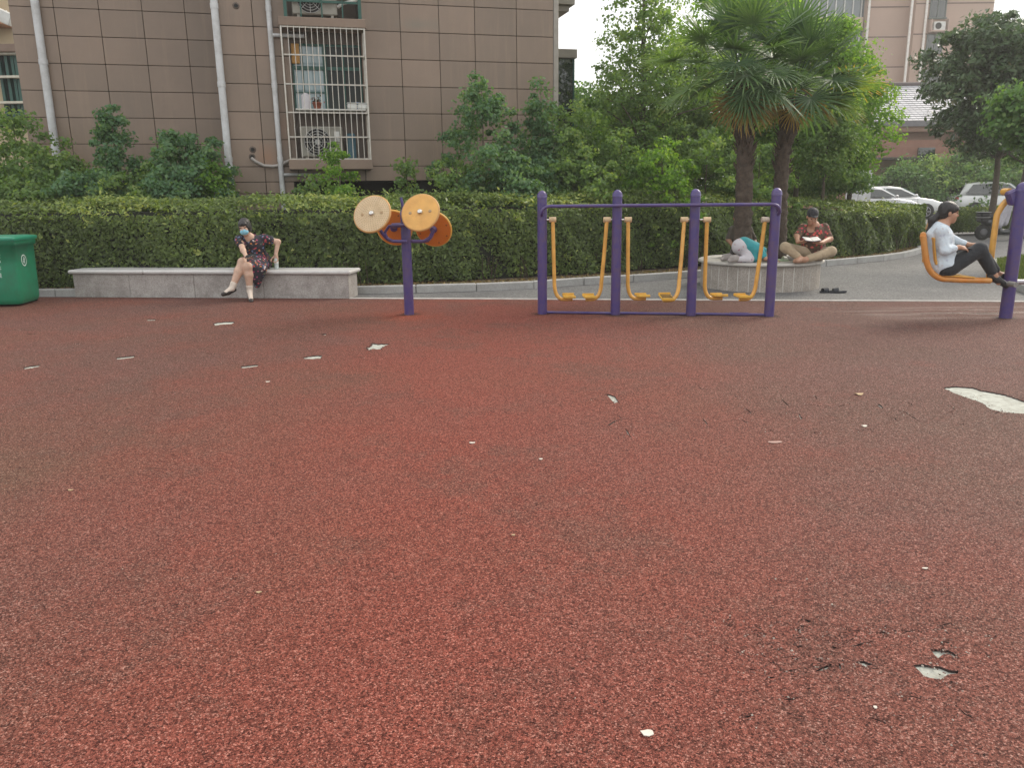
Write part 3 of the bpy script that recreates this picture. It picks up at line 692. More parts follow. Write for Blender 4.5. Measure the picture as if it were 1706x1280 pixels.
# ================================================================== FAR BEIGE BUILDING (left edge)
be = mat('beige_render', (.52, .42, .27), .8, .08, 1.5)
B0 = at(20, 150, 24); B0.z = 0
fb = empty('beige_building', (B0.x-2, 24, 0), 'pale yellow rendered building seen past the left end of the brown block', 'building')
def bb(mb, x0, x1, z0, z1, y0, y1, bev=0): mb.box(((x0+x1)/2, (y0+y1)/2, (z0+z1)/2), (x1-x0, y1-y0, z1-z0), None, bev)
xr = at(36, 150, 24).x+.6
mb = MB(); bb(mb, xr-7, xr, 0, 10.5, 24.6, 30); mb.build('wall', be, fb)
mb = MB(); zA = at(10, 72, 24).z; zB = at(10, 86, 24).z; bb(mb, xr-7, xr, zB, zA, 24.0, 24.6, .02); mb.build('ledge', mat('ledge_brown', (.22, .15, .11), .7), fb)
mb = MB(); zC = at(10, 205, 24).z; bb(mb, at(-6, 130, 24.2).x, at(22, 130, 24.2).x, zC, zB, 24.45, 24.6); wb = mb.build('window', glass_dark, fb)
mb = MB()
for x in (2, 14, 24, 30): X = at(x, 130, 24.3).x; bb(mb, X-.04, X+.04, zC, zB, 24.3, 24.44)
mb.build('window_frame', greenf, wb)
mb = MB()
for y in (88, 127, 170): z = at(15, y, 24.1).z; bb(mb, xr-3, xr, z-.03, z+.03, 24.1, 24.29)
mb.build('window_rail', mat('rail_cream', (.6, .56, .45), .6), wb)
mb = MB(); z = at(10, 20, 24).z; bb(mb, xr-7, xr-.9, z-.3, z+.1, 23.9, 24.59, .02); bb(mb, xr-7, xr-.5, z+1.5, z+1.9, 23.9, 24.59, .02); mb.build('balcony', mat('salmon_render', (.46, .26, .16), .8), fb)
mb = MB()
X = at(6, 27, 23.6)
for k in range(4): mb.tube([X+Vector((-.3+k*.13, 0, .15)), X+Vector((-.2+k*.13, 0, -.15))], .02, 6)
mb.box(X, (.55, .3, .32), Matrix.Rotation(R(25), 3, 'Y'), .02); mb.build('wall_lantern', white_met, fb)

# ================================================================== FAR TOWER (right)
TY = 75.0
pink = mat('pink_render', (.44, .315, .25), .85, .05, .25, 0, dirt=(.34, .25, .20), dscale=.12, damt=.5)
def tp(px, py, Y=TY): return at(px, py, Y)
tw = empty('apartment_tower', (tp(1550, 150).x, TY, 0), 'tall pinkish apartment tower with white pipes and balconies behind the palms', 'building')
xl, xm, xr_ = tp(1447, 100).x, tp(1517, 100, TY+0).x, tp(1650, 60).x
mb = MB(); bb(mb, xl, xm, 0, 45, TY+1.2, TY+14); bb(mb, xm+.002, xr_, 0, 45, TY, TY+14); bb(mb, tp(1312, 60).x, xl-.002, 0, 45, TY+4, TY+14)
mb.build('wall', pink, tw)
groove = mat('wall_groove', (.16, .11, .09), .9); mb = MB()
zg = [tp(1560, y).z for y in (-100, -46, 5, 56, 107, 158)]
for z in zg:
    bb(mb, xm+.003, xr_-.003, z-.05, z+.05, TY-.02, TY+.0); bb(mb, xl+.003, xm-.003, z-.05, z+.05, TY+1.18, TY+1.2)
mb.build('wall_joint', groove, tw)
mb = MB(); wp = mat('far_white_pipe', (.72, .68, .62), .6)
for px, dy in ((1449, 1.0), (1520, -.15), (1545, -.15)):
    x = tp(px, 4, TY+dy).x; mb.tube([(x, TY+dy, .3), (x, TY+dy, 44)], .11, 8)
mb.build('rain_pipe', wp, tw)
for k in range(-3, 4):
    z0 = tp(1560, 29).z - k*2.86; x0, x1 = tp(1549, 17, TY).x, tp(1575, 17, TY).x
    if z0 < 2: continue
    mb = MB(); bb(mb, x0, x1, z0, z0+1.45, TY-.05, TY-.01); o = mb.build('window', glass_dark, tw)
    mb = MB()
    for x in (x0, (x0+x1)/2, x1): bb(mb, x-.04, x+.04, z0, z0+1.45, TY-.10, TY-.051)
    bb(mb, x0-.1, x1+.1, z0-.12, z0-.002, TY-.25, TY-.01); bb(mb, x0-.04, x1+.04, z0+1.452, z0+1.5, TY-.10, TY-.01)
    mb.build('window_frame', mat('far_frame', (.10, .12, .11), .6), o)
    if k < 2:
        mb = MB(); bb(mb, x0, x1+.2, z0-1.25, z0-1.1, TY-.7, TY-.01, .03); bb(mb, x0+.0, x0+.08, z0-1.1, z0-.2, TY-.6, TY-.01); bb(mb, x1+.1, x1+.18, z0-1.1, z0-.2, TY-.6, TY-.01)
        mb.build('ledge', mat('pink_ledge', (.46, .34, .28), .8), tw)
        mb = MB(); bb(mb, x0+.25, x1-.1, z0-1.098, z0-.4, TY-.55, TY-.1, .03); o = mb.build('air_conditioner', white_met, tw)
        mb = MB(); mb.lathe((x0+.62, TY-.56, z0-.75), [(.27, 0), (.27, .01)], 20, (0, -1, 0)); mb.build('fan_grille', dark, o)
# balcony wing on the tower's left
bx0, bx1 = tp(1315, 60, TY+2).x, tp(1432, 60, TY+2).x
for k in range(-2, 4):
    z0 = tp(1400, 45, TY+2).z + k*2.86
    mb = MB(); bb(mb, bx0, bx1, z0-.25, z0+.75, TY+1.5, TY+3.9, .03); mb.build('balcony', mat('beige_trim', (.50, .40, .30), .8), tw)
    mb = MB(); bb(mb, bx0+.1, bx1-.1, z0+.752, z0+2.5, TY+1.9, TY+1.95); o = mb.build('window', glassmat('far_glass', (.10, .13, .14)) if 'far_glass' not in MATS else MATS['far_glass'], tw)
    mb = MB()
    for q in range(9): x = bx0+.1+(bx1-bx0-.2)*q/8; bb(mb, x-.05, x+.05, z0+.752, z0+2.5, TY+1.8, TY+1.895)
    mb.build('window_frame', mat('far_frame_white', (.55, .55, .52), .6), o)
    mb = MB(); mb.lathe((bx1+.7, TY+2.6, z0-.25), [(1.0, 0), (1.0, 1.0)], 24); mb.build('balcony', MATS['beige_trim'], tw)
    mb = MB(); mb.lathe((bx1+.7, TY+2.6, z0+.752), [(.9, 0), (.9, 1.75)], 24); mb.build('window', MATS['far_glass'], tw)

# ================================================================== LOW HOUSE WITH TILED ROOF
HY = 44.0
hs = empty('tiled_house', (at(1530, 250, HY).x, HY, 0), 'low brown house with a pale grey tiled roof below the tower', 'house')
hx0, hx1 = at(1474, 205, HY).x, at(1640, 205, HY).x; ze = at(1530, 202, HY).z; zr = at(1530, 143, HY+3.2).z
def rooftile():
    m, nt, p = newmat('grey_roof_tile'); tc = N(nt, 'ShaderNodeTexCoord'); n = N(nt, 'ShaderNodeTexNoise', Scale=1.5, Detail=5.)
    nt.links.new(tc.outputs['Object'], n.inputs[0]); nt.links.new(ramp(nt, n.outputs[0], [(.3, (.36, .36, .38)), (.7, (.48, .48, .50))]), p.inputs[0]); p.inputs['Roughness'].default_value = .55; return m
mb = MB(); rt = Vector((0, 3.2, zr-ze)); ln = rt.length; nrm = Vector((0, -rt.z, rt.y)).normalized(); rows_n = 17; ti = .9
for r in range(rows_n):
    a = r/rows_n; b = (r+1)/rows_n; x0 = hx0-.9+ti*a*2.2; x1 = hx1+.5; ny = int((x1-x0)/.32)
    for c in range(ny):
        xa = x0+.32*c+(.16 if r % 2 else 0); p0 = Vector((xa, HY-.3, ze))+rt*a; p1 = Vector((xa, HY-.3, ze))+rt*(b+.01)
        ex = Vector((.305, 0, 0)); up = nrm*.045
        mb.add([p0+up, p0+ex+up, p1+ex+nrm*.005, p1+nrm*.005, p0-nrm*.01, p0+ex-nrm*.01], [(0, 1, 2, 3), (4, 5, 1, 0)])
rf = mb.build('roof', rooftile(), hs)
mb = MB()
a, b = Vector((hx0-.9, HY-.31, ze-.012)), Vector((hx1+.7, HY-.31, ze-.012)); mb.add([a, b, b+rt, a+rt+Vector((2.0, 0, 0)), a-Vector((0, 0, .25)), b-Vector((0, 0, .25)), b+rt+Vector((0, 3, 0)), a+rt+Vector((2, 3, 0))], [(0, 1, 2, 3), (4, 5, 1, 0), (3, 2, 6, 7)])
mb.build('roof_deck', mat('roof_deck', (.16, .16, .17), .8), hs)
mb = MB(); mb.tube([Vector((hx0+1.1, HY+2.9, zr+.06)), Vector((hx1+.7, HY+2.9, zr+.06))], .12, 8); mb.build('roof_ridge', mat('ridge_dark', (.10, .08, .08), .8), rf)
hb = mat('house_brown', (.22, .145, .105), .8, .08, 1.0); zf = at(1530, 220, HY).z
mb = MB(); bb(mb, hx0-.4, hx1+.4, zf, ze-.01, HY-.2, HY+.5, .03); bb(mb, hx0, hx1, 0, zf-.002, HY+.3, HY+6); mb.build('wall', hb, hs)
# brick annex
an = empty('brick_annex', (at(1560, 300, 42.6).x, 42.6, 0), 'low brown brick building with a flat dark canopy behind the parked cars', 'building')
ym = mat('annex_tan', (.30, .21, .12), .85, .1, 1.2); yb = mat('annex_brick', (.25, .13, .095), .85, .12, 3)
zc = at(1500, 262, 42.6).z; zt_ = at(1560, 232, 42.6).z
mb = MB(); bb(mb, at(1470, 250, 42.6).x, at(1640, 250, 42.6).x, zc, zt_, 43.0, 44.2); mb.build('wall', yb, an)
mb = MB(); bb(mb, at(1446, 250, 42.6).x, at(1530, 250, 42.6).x, 0, zc-.12, 43.2, 44.19); bb(mb, at(1566, 250, 42.6).x, at(1585, 250, 42.6).x, 0, at(1570, 255, 42.6).z, 42.6, 42.99); mb.build('wall', ym, an)
mb = MB(); bb(mb, at(1462, 262, 42).x, at(1532, 262, 42).x, zc-.118, zc-.002, 42, 43.2, .01); mb.build('canopy', mat('canopy_dark', (.06, .05, .045), .7), an)
mb = MB(); bb(mb, at(1446, 290, 42.6).x, at(1570, 290, 42.6).x, 0, zc-.45, 43.0, 43.19); mb.build('door', mat('annex_olive', (.22, .17, .10), .8, .15, 2), an)
mb = MB(); bb(mb, at(1535, 250, 42.6).x, at(1563, 250, 42.6).x, 2.6, 3.4, 42.9, 42.995); mb.build('window', glass_dark, an)
# pinkish wall behind the palms
pw = empty('garden_building', (at(1380, 300, 30).x, 30, 0), 'low salmon walled building glimpsed between the tree trunks', 'building')
mb = MB(); bb(mb, at(1290, 300, 34).x, at(1445, 300, 34).x, 0, at(1400, 278, 34).z, 34, 38); mb.build('wall', mat('salmon_wall', (.34, .20, .14), .85, .1, 1), pw)
mb = MB()
for px in (1411, 1432):
    x = at(px, 295, 34).x; bb(mb, x, x+.5, .9, at(1400, 284, 34).z, 33.95, 33.99)
mb.build('window', mat('white_shutter', (.6, .6, .6), .5), pw)
# ================================================================== HEDGE
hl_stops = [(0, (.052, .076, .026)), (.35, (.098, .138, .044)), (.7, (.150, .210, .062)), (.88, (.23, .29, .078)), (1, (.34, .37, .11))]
HEDGE = leafmat('hedge_leaf', hl_stops, .26, .38, .5)
twig = mat('twig_brown', (.05, .035, .022), .95, .2, 20)
core = mat('hedge_shade_core', (.012, .014, .008), .95, .3, 30)  # near-black for the added core that keeps light out of the hedge
def offs(P, d):
    out = []
    for i, p in enumerate(P):
        t = (P[min(i+1, len(P)-1)]-P[max(i-1, 0)]).normalized(); out.append(p+Vector((-t.y, t.x, 0))*d)
    return out
def hedge(name, base, depth, zf, ztop, n_front, n_top, label, endcap=True, L=.075, seed=1, drop=0):
    g = np.random.default_rng(seed)
    B = resample(base, .25); B2 = offs(B, depth)
    root = empty(name, (B[len(B)//2].x, B[len(B)//2].y, 0), label, 'hedge')
    hs = (lambda x: 1-drop*np.clip((np.asarray(x)-3.6)/4.6, 0, 1)**1.1); BA = np.array([p[:] for p in B]); m = len(B)
    seg = BA[1:]-BA[:-1]; tt = seg/np.linalg.norm(seg, axis=1)[:, None]; nn = np.stack([-tt[:, 1], tt[:, 0], np.zeros(m-1)], 1)
    def surf(i, f, s, dep):
        """s: 0..1 along cross-section (front bottom -> front top -> back top)"""
        p = BA[i]*(1-f)[:, None]+BA[i+1]*f[:, None]
        return p
    def lump(x, y, z): return .08*np.sin(x*2.1+z*2.3+seed)+.06*np.sin(x*5.3+1.7*z+y*3)+.012*np.sin(x*23+z*9)+.03*np.sin(x*11+z*9)+.035*np.sin(z*6+x*3.3)
    Ps, Ns, T = [], [], []
    # front
    n = n_front; i = g.integers(0, m-1, n); f = g.random(n); p = surf(i, f, None, None); z = .10+g.random(n)**.92*(zf-.10)
    d = g.exponential(.045, n)-.015+ lump(p[:, 0], p[:, 1], z)*.8 + .06*(z/zf-1)**2 + np.clip(z-(zf-.14), 0, 1)*.3
    P = p+nn[i]*(d+.08)[:, None]; P[:, 2] = z
    Ps.append(P); Ns.append(-nn[i]+g.normal(size=(n, 3))*.55+[0, 0, .35])
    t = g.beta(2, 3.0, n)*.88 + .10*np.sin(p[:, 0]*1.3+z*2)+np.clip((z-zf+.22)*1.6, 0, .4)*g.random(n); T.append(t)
    # top
    n = n_top; i = g.integers(0, m-1, n); f = g.random(n); p = surf(i, f, None, None); q = g.random(n)*depth
    z = zf+(ztop-zf)*np.clip(q/.45, 0, 1)**.7 + lump(p[:, 0], q*3, q)*.5 + (g.random(n) < .05)*g.random(n)*.12 - g.exponential(.035, n)+.03
    P = p+nn[i]*(q+.06)[:, None]; P[:, 2] = z
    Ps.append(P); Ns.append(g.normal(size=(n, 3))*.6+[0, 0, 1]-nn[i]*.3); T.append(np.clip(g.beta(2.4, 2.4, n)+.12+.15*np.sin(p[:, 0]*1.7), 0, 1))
    if endcap:
        n = int(n_front*.16); q = g.random(n)*depth; z = .1+g.random(n)*(ztop-.12); e = BA[-1]; te = tt[-1]
        P = e+nn[-1]*(q+.06)[:, None]-te*(g.exponential(.05, n)+lump(q*3, q, z)*.8)[:, None]; P[:, 2] = z
        Ps.append(P); Ns.append(te+g.normal(size=(n, 3))*.55+[0, 0, .3]); T.append(g.beta(2, 3.2, n)*.85)
    P = np.concatenate(Ps); P[:, 2] *= hs(P[:, 0]); Nn = np.concatenate(Ns); T = np.concatenate(T); n = len(P)
    LL = L*(.5+.95*g.random(n)**1.4)
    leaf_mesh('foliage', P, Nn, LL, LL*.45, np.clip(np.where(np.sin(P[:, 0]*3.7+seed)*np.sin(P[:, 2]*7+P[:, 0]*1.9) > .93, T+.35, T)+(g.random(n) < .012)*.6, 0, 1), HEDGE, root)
    # solid dark core added inside the hedge to block light
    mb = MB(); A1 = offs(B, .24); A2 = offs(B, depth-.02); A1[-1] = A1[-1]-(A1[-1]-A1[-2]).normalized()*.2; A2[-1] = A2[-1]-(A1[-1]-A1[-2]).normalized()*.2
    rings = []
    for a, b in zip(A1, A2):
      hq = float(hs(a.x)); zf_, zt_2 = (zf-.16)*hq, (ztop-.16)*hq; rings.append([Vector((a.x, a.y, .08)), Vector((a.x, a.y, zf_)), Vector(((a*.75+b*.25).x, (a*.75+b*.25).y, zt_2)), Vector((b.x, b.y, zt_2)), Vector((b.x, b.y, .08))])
    mb.loft(rings, True, False); mb.build('shade_core', core, root)
    mb = MB()
    for k in range(int(len(B)*1.6)):
        i = random.randrange(len(B)-1); a = A1[i].lerp(A1[i+1], random.random()); o = -(A1[i]-B[i]).normalized()*random.uniform(.03, .14)
        a = a+o; mb.tube([(a.x, a.y, .07), (a.x+random.uniform(-.04, .04), a.y+random.uniform(-.03, .03), .2), (a.x+random.uniform(-.1, .1), a.y+random.uniform(-.06, .02), .45)], [.012, .009, .006], 5)
    mb.build('stem', twig, root)
    return root
hb_px = [(-340, 487), (60, 484), (360, 482), (590, 478), (720, 472), (860, 465), (980, 458), (1100, 450), (1200, 444), (1370, 433), (1450, 427), (1500, 421), (1550, 410)]
HB = [gr(x, y, .1)+Vector((0, .25, 0)) for x, y in hb_px]
for p in HB: p.z = 0
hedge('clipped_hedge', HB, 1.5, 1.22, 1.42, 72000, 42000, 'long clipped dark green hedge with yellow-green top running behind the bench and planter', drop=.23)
# ================================================================== TREES AND SHRUBS
bark = mat('bark_grey', (.10, .08, .06), .95, .25, 14, .8, 40)
GK = leafmat('ginkgo_leaf', [(0, (0.078, 0.129, 0.051)), (.45, (0.124, 0.199, 0.075)), (.8, (0.202, 0.280, 0.102)), (1, (0.341, 0.378, 0.136))], .42, .5)
GKB = leafmat('ginkgo_leaf_blue', [(0, (0.059, 0.119, 0.067)), (.5, (0.101, 0.185, 0.099)), (.9, (0.178, 0.266, 0.136)), (1, (0.248, 0.336, 0.160))], .38, .5)
MAG = leafmat('magnolia_leaf', [(0, (0.037, 0.063, 0.031)), (.5, (0.061, 0.108, 0.044)), (.82, (0.102, 0.149, 0.068)), (.93, (0.187, 0.149, 0.085)), (1, (0.255, 0.298, 0.187))], .15, .35, .6)
BUSH = leafmat('bush_leaf', [(0, (0.049, 0.093, 0.036)), (.5, (0.085, 0.167, 0.056)), (1, (0.190, 0.272, 0.100))], .3, .5)
LIME = leafmat('lime_leaf', [(0, (0.068, 0.135, 0.029)), (.5, (0.120, 0.223, 0.045)), (1, (0.255, 0.351, 0.080))], .45, .5)
def crown_leaves(c, prof, H, nclump, nleaf, L, g, W=.9, spread=.16, up=.4, core_bias=.62, lean=(0, 0), tintbase=0):
    """prof(t)->radius for t in 0..1 over crown height H from base point c; leaves in clumps near the surface"""
    t = g.random(nclump*3); rr = prof(t); keep = g.random(len(t)) < rr/rr.max(); t = t[keep][:nclump]; nclump = len(t)
    rr = prof(t); a = g.random(nclump)*2*math.pi; q = core_bias+(1-core_bias)*g.random(nclump)**.7; q *= (g.random(nclump) < .82)*1.0*q**0 + (g.random(nclump) < .18)*0
    q = np.where(q == 0, g.random(nclump)*.7, q)
    bump = 1+.26*np.sin(a*3+t*9)+.16*np.sin(a*5-t*17)+.12*np.sin(a*2+t*31)
    C = np.stack([np.cos(a)*rr*q*bump, np.sin(a)*rr*q*bump, t*H], 1)
    C[:, 0] += lean[0]*t; C[:, 1] += lean[1]*t
    ci = g.integers(0, nclump, nleaf); cl_t = g.random(nclump)*.45
    s = spread*(.5+g.random(nclump))
    off = g.normal(size=(nleaf, 3)); off /= np.linalg.norm(off, axis=1)[:, None]+1e-9; off *= (g.random(nleaf)**.5)[:, None]
    off[:, 2] *= .6; P = C[ci]+off*s[ci][:, None]*1.5
    Nn = off*.7+g.normal(size=(nleaf, 3))*.55+[0, 0, up]
    Nn[:, :2] += C[ci][:, :2]*.35/max(.3, float(rr.max()))
    tint = np.clip(cl_t[ci]+g.random(nleaf)*.5+tintbase, 0, 1); LL = L*(.7+.6*g.random(nleaf))
    return P+np.array(c), Nn, LL, LL*W, tint, C+np.array(c)
def tree(name, label, cat, x, y, ztop, zbase, prof, nclump, nleaf, L, m, trunk_r, g=None, W=.9, spread=.16, lean=(0, 0), up=.4, limbs=14, group=None, bias=.62, sky_open=0, tb=0):
    g = np.random.default_rng(hash((round(x*10), round(y*10))) % 99999) if g is None else g
    root = empty(name, (x, y, 0), label, cat, group); H = ztop-zbase
    P, Nn, LL, WW, tint, C = crown_leaves((x, y, zbase), prof, H, nclump, nleaf, L, g, W, spread, up, bias, lean, tb)
    leaf_mesh('crown', P, Nn, LL, WW, tint, m, root)
    rd = random.Random(int(x*100)); mb = MB(); K = 9; pts = []; rs = []
    for k in range(K+1):
        t = k/K; z = (ztop-.08*H)*t; q = max(0, (z-zbase)/H)
        pts.append(Vector((x+lean[0]*q+rd.uniform(-.03, .03)*trunk_r*12*min(1, t*3), y+lean[1]*q+rd.uniform(-.03, .03)*trunk_r*8*min(1, t*3), z))); rs.append(trunk_r*(1.25 if k == 0 else 1)*(1-.88*t))
    mb.tube(pts, rs, 10)
    idx = rd.sample(range(len(C)), min(limbs, len(C)))
    for i in idx:
        c = Vector(C[i]); tz = max(zbase*.9, c.z-abs(rd.uniform(.3, .8))*max(.3, (Vector((c.x-x, c.y-y)).length))); tt = min(.98, tz/(ztop-.08*H)); k = min(K-1, int(tt*K)); a = pts[k].lerp(pts[k+1], tt*K-k)
        r0 = trunk_r*(1-.88*tt)*.42; mid = a.lerp(c, .5)+Vector((0, 0, .08*(c-a).length)); mb.tube([a, mid, c], [r0, r0*.6, r0*.25], 6)
    mb.build('trunk', bark, root)
    return root
def cone(r, p=1.0, low=.25): return lambda t: r*np.clip(np.minimum((np.asarray(t)/low+.25), 1), 0, 1)*(1-np.asarray(t))**p + .05*r
def egg(r, k=.5): return lambda t: r*np.sqrt(np.clip(1-((np.asarray(t)-k)/np.where(np.asarray(t) > k, 1-k, k+.05))**2, 0.02, 1))
def bushes(r): return lambda t: r*np.clip(1.15-np.asarray(t)**3, .1, 1)
def pos(px, py, Y): q = at(px, py, Y); return q.x, q.y, q.z
SG = 'young trees and shrubs between the hedge and the brown building'
def shrub(px, top, Y, width, label, m=GKB, kind='cone', nl=5200, L=.062, p=.8, name='young_ginkgo', cat='shrub', ncl=110, grp=SG, spread=.12, zb_=.25, tb=0, W=.95):
    x, y, z = pos(px, top, Y); r = width/2/F*Y
    pr = cone(r, p, .22) if kind == 'cone' else (egg(r) if kind == 'egg' else bushes(r))
    return tree(name, label, cat, x, y, z, zb_, pr, ncl, nl, L, m, .035, W=W, spread=spread, limbs=10, group=grp, tb=tb)
shrub(18, 188, 15.2, 200, 'broad bright green shrub mass at the far left end, below the beige building', GK, 'bush', 20000, ncl=230, spread=.17)
shrub(98, 250, 15.0, 90, 'small green shrub at the foot of the leftmost rain pipe', GK, 'egg', 3500)
shrub(183, 178, 15.0, 108, 'narrow pointed young tree against the tiles, first to the right of the leftmost pipe', GKB, 'cone', 10500, p=.5, ncl=170)
shrub(245, 268, 14.8, 110, 'low green shrub filling the gap between two taller young trees at the left', GK, 'egg', 4000)
shrub(305, 212, 15.0, 128, 'rounded young tree just left of the middle white rain pipe', GKB, 'egg', 12000, ncl=170)
shrub(352, 262, 14.8, 60, 'small light green shrub touching the middle rain pipe', LIME, 'egg', 2200)
shrub(560, 212, 14.9, 128, 'pale green pointed sapling in front of the caged window', LIME, 'cone', 5200, p=.85, ncl=95, L=.055)
shrub(520, 292, 14.7, 80, 'low spreading shrub left of the sapling below the caged window', GK, 'egg', 2400)
shrub(676, 264, 14.9, 90, 'small thin shrub between the caged window and the tall ginkgo', GK, 'cone', 3000, ncl=70, p=.7)
shrub(802, 124, 15.2, 190, 'dense pointed ginkgo sapling in front of the plain brown wall', GKB, 'cone', 15000, p=.6, ncl=240, spread=.13)
shrub(760, 262, 14.8, 110, 'low bush at the left foot of the pointed ginkgo', GK, 'egg', 4500)
shrub(862, 262, 14.9, 120, 'low bluish bush at the right foot of the pointed ginkgo', GKB, 'egg', 5500)
shrub(900, 130, 15.8, 110, 'slender ginkgo sapling whose tip crosses the building corner', GKB, 'cone', 9000, p=.7, ncl=180)
shrub(938, 170, 16.2, 120, 'green ginkgo sapling directly below the side bay of the brown building', GK, 'egg', 9000, ncl=170)
shrub(985, 160, 17.0, 140, 'yellowish green shrub right of the building corner under open sky', LIME, 'cone', 9000, ncl=160, L=.07)
shrub(965, 245, 15.6, 150, 'rounded mid green bush in the dense bank right of the building corner', GK, 'egg', 8000, ncl=130)
shrub(1035, 195, 16.0, 150, 'broad mid green bush at the foot of the tall ginkgo', GK, 'cone', 9000, ncl=150)
shrub(1105, 235, 15.6, 130, 'lime green bush between the tall ginkgo and the left palm', LIME, 'egg', 7000, ncl=120)
shrub(1180, 215, 16.5, 150, 'green bush behind the left palm trunk', GK, 'egg', 8000, ncl=140)
shrub(1268, 235, 16.5, 110, 'green bush seen between the two palm trunks', GK, 'egg', 6500, ncl=110)
TG = 'taller trees behind the hedge'
def big(px, top, Y, width, zb_px, label, m, prof='egg', nl=16000, L=.075, ncl=230, tr=.09, name='ginkgo_tree', cat='tree', spread=.22, W=.95, k=.5, bias=.45, grp=TG, tb=0, limbs=26, tx=None):
    x, y, z = pos(px, top, Y); zb_ = at(px, zb_px, Y).z; r = width/2/F*Y
    xt = at(tx, 318, Y).x if tx else x; lean = (x-xt, 0); x = xt
    pr = cone(r, .75, .3) if prof == 'cone' else egg(r, k)
    return tree(name, label, cat, x, y, z, zb_, pr, ncl, nl, L, m, tr, W=W, spread=spread, limbs=limbs, bias=bias, group=grp, tb=tb, lean=lean)
big(1072, -150, 17.5, 200, 260, 'tall airy ginkgo rising out of the frame against the white sky', GK, 'cone', 17000, .062, 420, .10, spread=.17, bias=.35, tx=1070)
big(1160, 60, 18.5, 150, 300, 'ginkgo with a thin dark trunk just left of the left palm', GK, 'egg', 15000, .07, 230, .09)
big(1245, -60, 21, 230, 260, 'bright green tree crown rising behind the left palm', LIME, 'egg', 19000, .085, 260, .12, bias=.3)
big(1345, 60, 20, 125, 290, 'green tree with slanting thin trunk behind the right palm', LIME, 'egg', 15000, .08, 220, .08)
big(1400, 30, 19.0, 128, 282, 'bright green ginkgo with thin trunk right of the palms, before the tower', LIME, 'egg', 21000, .065, 360, .07, k=.35, spread=.2, bias=.35, tx=1415)
big(1385, 140, 17.5, 90, 290, 'small dark green tree low behind the right palm fronds', GK, 'egg', 9000, .06, 150, .05)
big(960, 140, 30, 120, 300, 'distant rounded tree in the gap beside the building corner', BUSH, 'egg', 12000, .11, 150, .15, name='distant_tree', grp=None, spread=.35)
big(1040, 165, 27, 170, 310, 'distant dark tree seen through the tall ginkgo', BUSH, 'egg', 12000, .11, 150, .15, name='distant_tree', grp=None, spread=.35)
# magnolia at the right
big(1655, 22, 24, 205, 250, 'dark broad-leaved magnolia with a straight trunk in front of the white hatchback', MAG, 'egg', 30000, .17, 330, .11, tx=1657, name='magnolia_tree', spread=.26, W=.42, k=.42, bias=.3, grp=None, limbs=40)
big(1700, 150, 15.5, 120, 262, 'lower green leafy tree at the right edge in front of the magnolia', BUSH, 'egg', 9000, .075, 150, .06, tx=1760, grp=None, spread=.2, name='camphor_tree')
big(1745, 20, 27, 190, 262, 'tree crown behind the magnolia at the right edge of view', BUSH, 'egg', 11000, .12, 150, .15, name='distant_tree', grp=None, spread=.35)
for px, top, w_, Y, lab, mm in ((1010, 235, 150, 23, 'dim green bush far behind the tall ginkgo trunk', BUSH), (1095, 215, 150, 24, 'dim green bush behind the gap left of the left palm', GK), (1170, 205, 150, 23.5, 'dim bush directly behind the thin dark ginkgo trunk', BUSH),
        (1250, 200, 150, 25, 'dim bush far behind the left palm trunk', GK), (1330, 225, 130, 24, 'dim bush far behind the right palm trunk', BUSH), (1365, 262, 90, 22, 'low dim bush right of the right palm trunk', GK)):
    big(px, top, Y, w_*1.15, 322, lab, mm, 'egg', 8500, .09, 120, .08, name='backdrop_bush', cat='bush', grp='dim bushes behind the ginkgos', spread=.32, bias=.4, limbs=8)
shrub(60, 278, 14.6, 130, 'low bright shrub above the hedge below the leftmost shrub mass', GK, 'egg', 5000, zb_=.6)
shrub(140, 285, 14.6, 110, 'low dark shrub at the left foot of the first pointed young tree', GKB, 'egg', 4500, zb_=.6)
shrub(215, 282, 14.6, 100, 'low shrub at the right foot of the first pointed young tree', GK, 'egg', 4000, zb_=.6)
shrub(285, 275, 14.6, 110, 'low dark shrub at the left foot of the rounded young tree', GKB, 'egg', 4500, zb_=.6)
# bank of bushes behind the cars
BG = 'bushes behind the parked cars'
for px, top, w_, Y, lab, mm in ((1505, 272, 90, 35.2, 'dark bush behind the roof of the left white car', BUSH), (1555, 266, 100, 35.4, 'rounded bush in the gap between the two white cars', GK), (1612, 250, 120, 35.1, 'tall bush directly behind the rear of the white hatchback', BUSH),
                       (1670, 250, 120, 35.5, 'tall bush behind the magnolia trunk and the hatchback bonnet', GK), (1725, 240, 120, 35.2, 'bush behind the right-hand machine post', BUSH)):
    x, y, z = pos(px, top, Y+6); tree('garden_bush', lab, 'bush', x, y, z, .2, bushes(w_/2/F*(Y+6)), 130, 9000, .13, mm, .06, spread=.4, limbs=8, group=BG, W=.9)
big(1400, 288, 18.5, 120, 318, 'dark glossy bush with yellow leaf edges beneath the ginkgo right of the palms', BUSH, 'egg', 4500, .06, 70, .03, name='garden_bush', cat='bush', grp=None, spread=.14, limbs=6, tb=.25)
# low hedge before the cars
lh = [at(1586, 350, 25), at(1660, 352, 25.2), at(1800, 356, 25.4)]
for p in lh: p.z = 0
hedge('low_hedge', lh, .8, .70, .78, 12000, 6000, 'low clipped hedge strip in front of the white hatchback', False, .075, 5)
